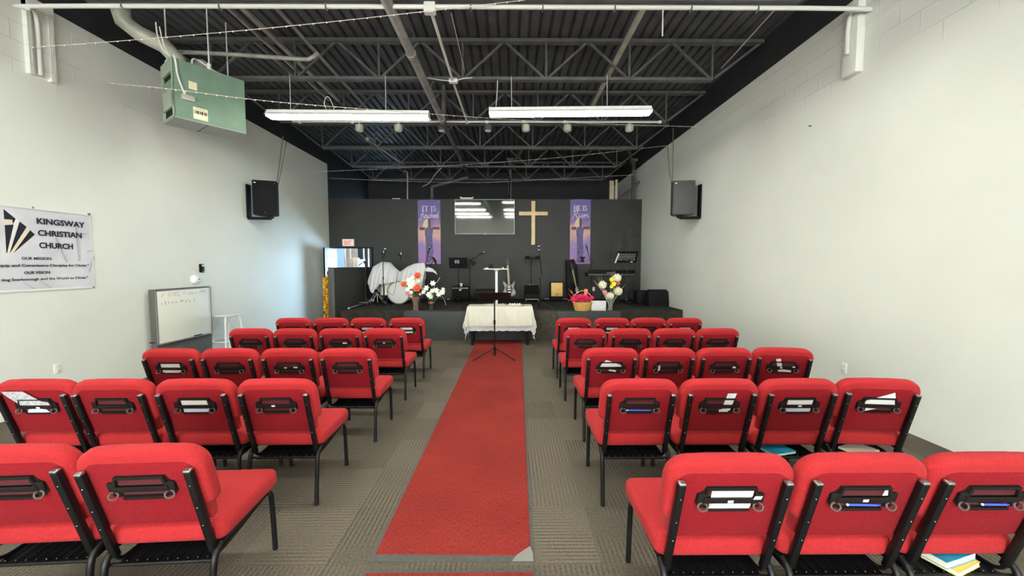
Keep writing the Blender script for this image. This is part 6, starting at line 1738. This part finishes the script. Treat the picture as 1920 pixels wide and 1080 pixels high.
# first vase: coral and white
Yv = 8.42
p = vase(780, 584, Yv, 0.065, 0.09, at(780, 557, Yv).z - SH, 'copperglass', 'tall copper-tinted vase of coral and white flowers at the stage edge')
neck = p + Vector((0, 0, 0.12))
G = 'flowers in the copper vase'
for kind, px, py, r, m_, lab in (('rose', 783, 517, 0.10, 'orange', 'coral blossom topping the copper vase bunch'), ('rose', 782, 540, 0.115, 'orange', 'large coral blossom low in the middle of the copper vase bunch'),
                                 ('rose', 757, 533, 0.085, 'orange', 'coral blossom at the left of the copper vase bunch'), ('rose', 764, 550, 0.07, 'pink', 'pink blossom low at the left of the copper vase bunch')):
    flower(kind, px, py, Yv - 0.02, r, m_, neck + Vector(((px - 780) * 0.0006, 0, 0)), lab, G)
for px, py, r in ((768, 526, 0.07), (774, 528, 0.06), (771, 538, 0.065), (765, 543, 0.06), (774, 521, 0.055), (771, 549, 0.05), (785, 527, 0.05), (768, 533, 0.06), (776, 534, 0.055)):
    flower('lily', px, py, Yv + 0.02, r * 1.3, 'whitepetal', neck, 'small white lily among the coral blossoms of the copper vase', G)
for px, py in ((771, 556), (788, 552)):
    flower('lily', px, py, Yv - 0.03, 0.05, 'pink', neck, 'small pale pink blossom at the mouth of the copper vase', G)
# second vase: white lilies
Yw = 8.62
p = vase(809, 582, Yw, 0.055, 0.075, 0.235, 'darkglass', 'dark glass vase with a copper band and white flowers at the stage edge', band='copper')
neck = p + Vector((0, 0, 0.10))
G = 'white flowers in the dark vase'
for px, py, r in ((812, 532, 0.07), (801, 541, 0.075), (796, 548, 0.07), (805, 553, 0.075), (818, 545, 0.07), (828, 549, 0.075), (822, 553, 0.065), (811, 546, 0.06), (808, 557, 0.06), (830, 543, 0.05)):
    flower('lily', px, py, Yw - 0.02, r * 1.3, 'whitepetal', neck, 'white lily bunched in the dark glass vase', G, d=((px - 811) * 0.03, -1, 0.3 + 0.05 * (py % 5)))
for k, pts in enumerate(([(815, 535), (820, 528), (825, 520)], [(828, 556), (833, 562), (836, 572)])):
    P_ = [at(x, y, Yw) for x, y in pts]
    tag(MB().tube(smooth_path([neck] + P_ if k == 0 else P_), 0.005 if k else 0.008, n=5).build('dry_reed', 'reed'), ['pale reed rising out of the dark glass vase', 'thin pale stem drooping right of the dark glass vase'][k], 'reed')
# third vase: cream blossoms with yellow lilies and reeds
Yx = 8.45
p = vase(1144, 585, Yx, 0.055, 0.075, at(1144, 558, Yx).z - SH, 'glass', 'clear glass vase of cream and yellow flowers beside the letter board')
neck = p + Vector((0, 0, 0.06))
for px, py, r, m_, kind, lab in ((1157, 521, 0.10, 'creampetal', 'pom', 'cream pompon blossom topping the clear vase bunch'), (1130, 534, 0.095, 'creampetal', 'pom', 'cream pompon blossom at the left of the clear vase bunch'),
                                 (1159, 546, 0.10, 'creampetal', 'pom', 'cream pompon blossom at the right of the clear vase bunch'), (1144, 555, 0.09, 'creampetal', 'pom', 'cream pompon blossom lowest in the clear vase bunch'),
                                 (1134, 548, 0.07, 'pink', 'rose', 'pale pink blossom in the clear vase bunch'), (1159, 531, 0.06, 'orange', 'rose', 'peach blossom half hidden in the clear vase bunch'),
                                 (1146, 525, 0.075, 'yellow', 'lily', 'yellow lily in the clear vase bunch, upper one'), (1150, 533, 0.085, 'yellow', 'lily', 'yellow lily in the clear vase bunch, middle one'), (1146, 538, 0.06, 'yellow', 'lily', 'yellow lily in the clear vase bunch, lower one')):
    flower(kind, px, py, Yx - (0.06 if m_ == 'yellow' else 0.0), r, m_, neck, lab, 'flowers in the clear vase')
for k, (a, b_, r) in enumerate((((1127, 535), (1116, 514), .004), ((1128, 533), (1121, 513), .004), ((1129, 531), (1127, 515), .004), ((1130, 546), (1113, 525), .009), ((1145, 525), (1149, 509), .004), ((1155, 520), (1152, 508), .010), ((1160, 530), (1167, 513), .004), ((1162, 545), (1172, 534), .006))):
    P0_, P1_ = at(a[0], a[1], Yx), at(b_[0], b_[1], Yx)
    tag(MB().tube([neck, P0_, P1_], [r * .7, r, r * .4], n=5).build('dry_reed', 'reed'), 'thin pale reed fanning out of the clear vase bunch', 'reed', 'reeds in the clear vase')
# basket of magenta blossoms
Yq = 8.42
pb = Vector((at(1092, 585, Yq).x, Yq, SH))
root = thing('wicker_basket', 'golden wicker basket of magenta flowers with coral bow at the stage edge', 'basket', pb)
h = at(1092, 567, Yq).z - SH
MB().lathe([(0, 0), (0.165, 0), (0.172, 0.01), (0.215, h), (0.203, h), (0.16, 0.015), (0, 0.012)], n=28, scale=(1, 0.7)).build('basket_body', 'wicker', root)
MB().tube([(0.212 * math.cos(2 * PI * k / 28), 0.7 * 0.212 * math.sin(2 * PI * k / 28), h) for k in range(29)], 0.012, n=6).build('basket_rim', 'wicker', root)
q = at(1096, 541, Yq) - pb
MB().tube(smooth_path([(-0.19, 0, h), (-0.17, 0, h + 0.16), (0.0, 0, h + 0.26), (0.17, 0, h + 0.16), (0.19, 0, h)], 5), 0.010, n=6).build('basket_handle', 'wicker', root)
bw = MB()
for s, px, py, ln in ((0, 1098, 549, 0.17),):
    c = at(px, py, Yq - 0.05) - pb
    bw.box(c, (0.06, 0.04, ln), bev=0.015).box(c + Vector((0.015, -0.02, 0.03)), (0.05, 0.03, 0.10), rot=(0, 0.2, 0), bev=0.012)
bw.build('bow', 'ribbon', root)
rb = MB()
for a, b_ in (((1078, 556), (1066, 541)), ((1077, 558), (1071, 544)), ((1074, 560), (1065, 551)), ((1072, 564), (1061, 560)), ((1079, 555), (1068, 546))):
    P0_, P1_ = at(a[0], a[1], Yq - 0.03) - pb, at(b_[0], b_[1], Yq - 0.05) - pb
    rb.bar(P0_, P1_, 0.022, 0.003)
rb.build('ribbon_tail', 'ribbon', root)
rnd = random.Random(11)
for k in range(15):
    px = 1074 + 38 * ((k * 0.618) % 1.0); py = 557 + 8 * rnd.random() - 2 * math.sin((px - 1074) / 38 * PI)
    if k in (3, 9): px, py = 1086 + k, 569
    flower('rose', px, py, Yq - 0.09 + 0.14 * rnd.random(), 0.062 + 0.014 * rnd.random(), 'magenta', pb + Vector((0, 0, 0.05)), 'magenta blossom bunched in the wicker basket', 'flowers in the wicker basket')
# letter board with three rows of small grey letters, too blurred to read
a, b_ = at(1108.5, 585, 8.40), at(1136.5, 564, 8.40)
w = b_.x - a.x; h = b_.z - SH
root = thing('letter_board', 'white light box sign with three rows of grey letters at the stage edge', 'sign', ((a.x + b_.x) / 2, 8.40, SH))
MB().box((0, 0.02, h / 2), (w, 0.045, h), bev=0.006).build('board_case', 'whiteplastic', root)
fr = MB()
for z in (h * 0.36, h * 0.66):
    fr.box((0, -0.004, z), (w * 0.94, 0.004, 0.004))
fr.build('letter_rail', 'cream', root)
lt = MB(); rnd = random.Random(21)
for row, (z, x0_, x1_, n) in enumerate(((h * 0.81, -0.36, 0.40, 8), (h * 0.50, -0.42, 0.44, 9), (h * 0.20, -0.44, 0.44, 9))):
    for k in range(n):
        x = w * (x0_ + (x1_ - x0_) * k / (n - 1))
        if row == 2 and k == n - 1:
            lt.ball((x - 0.004, -0.006, z + 0.006), 0.010, s=(1, .2, 1), u=8, v=6).ball((x + 0.006, -0.006, z + 0.006), 0.010, s=(1, .2, 1), u=8, v=6).box((x, -0.006, z - 0.004), (0.014, 0.003, 0.014), rot=(0, PI / 4, 0))
            continue
        lt.box((x - 0.007, -0.0045, z), (0.0045, 0.003, 0.05))
        for q in range(2):
            if rnd.random() < 0.7: lt.box((x + 0.001, -0.0045, z + rnd.choice((-0.022, 0.0, 0.022))), (0.014, 0.003, 0.005))
        if rnd.random() < 0.6: lt.box((x + 0.008, -0.0045, z + rnd.uniform(-.008, .008)), (0.0045, 0.003, rnd.uniform(.025, .05)))
lt.build('row_lettering', 'ghost', root, smooth=False)
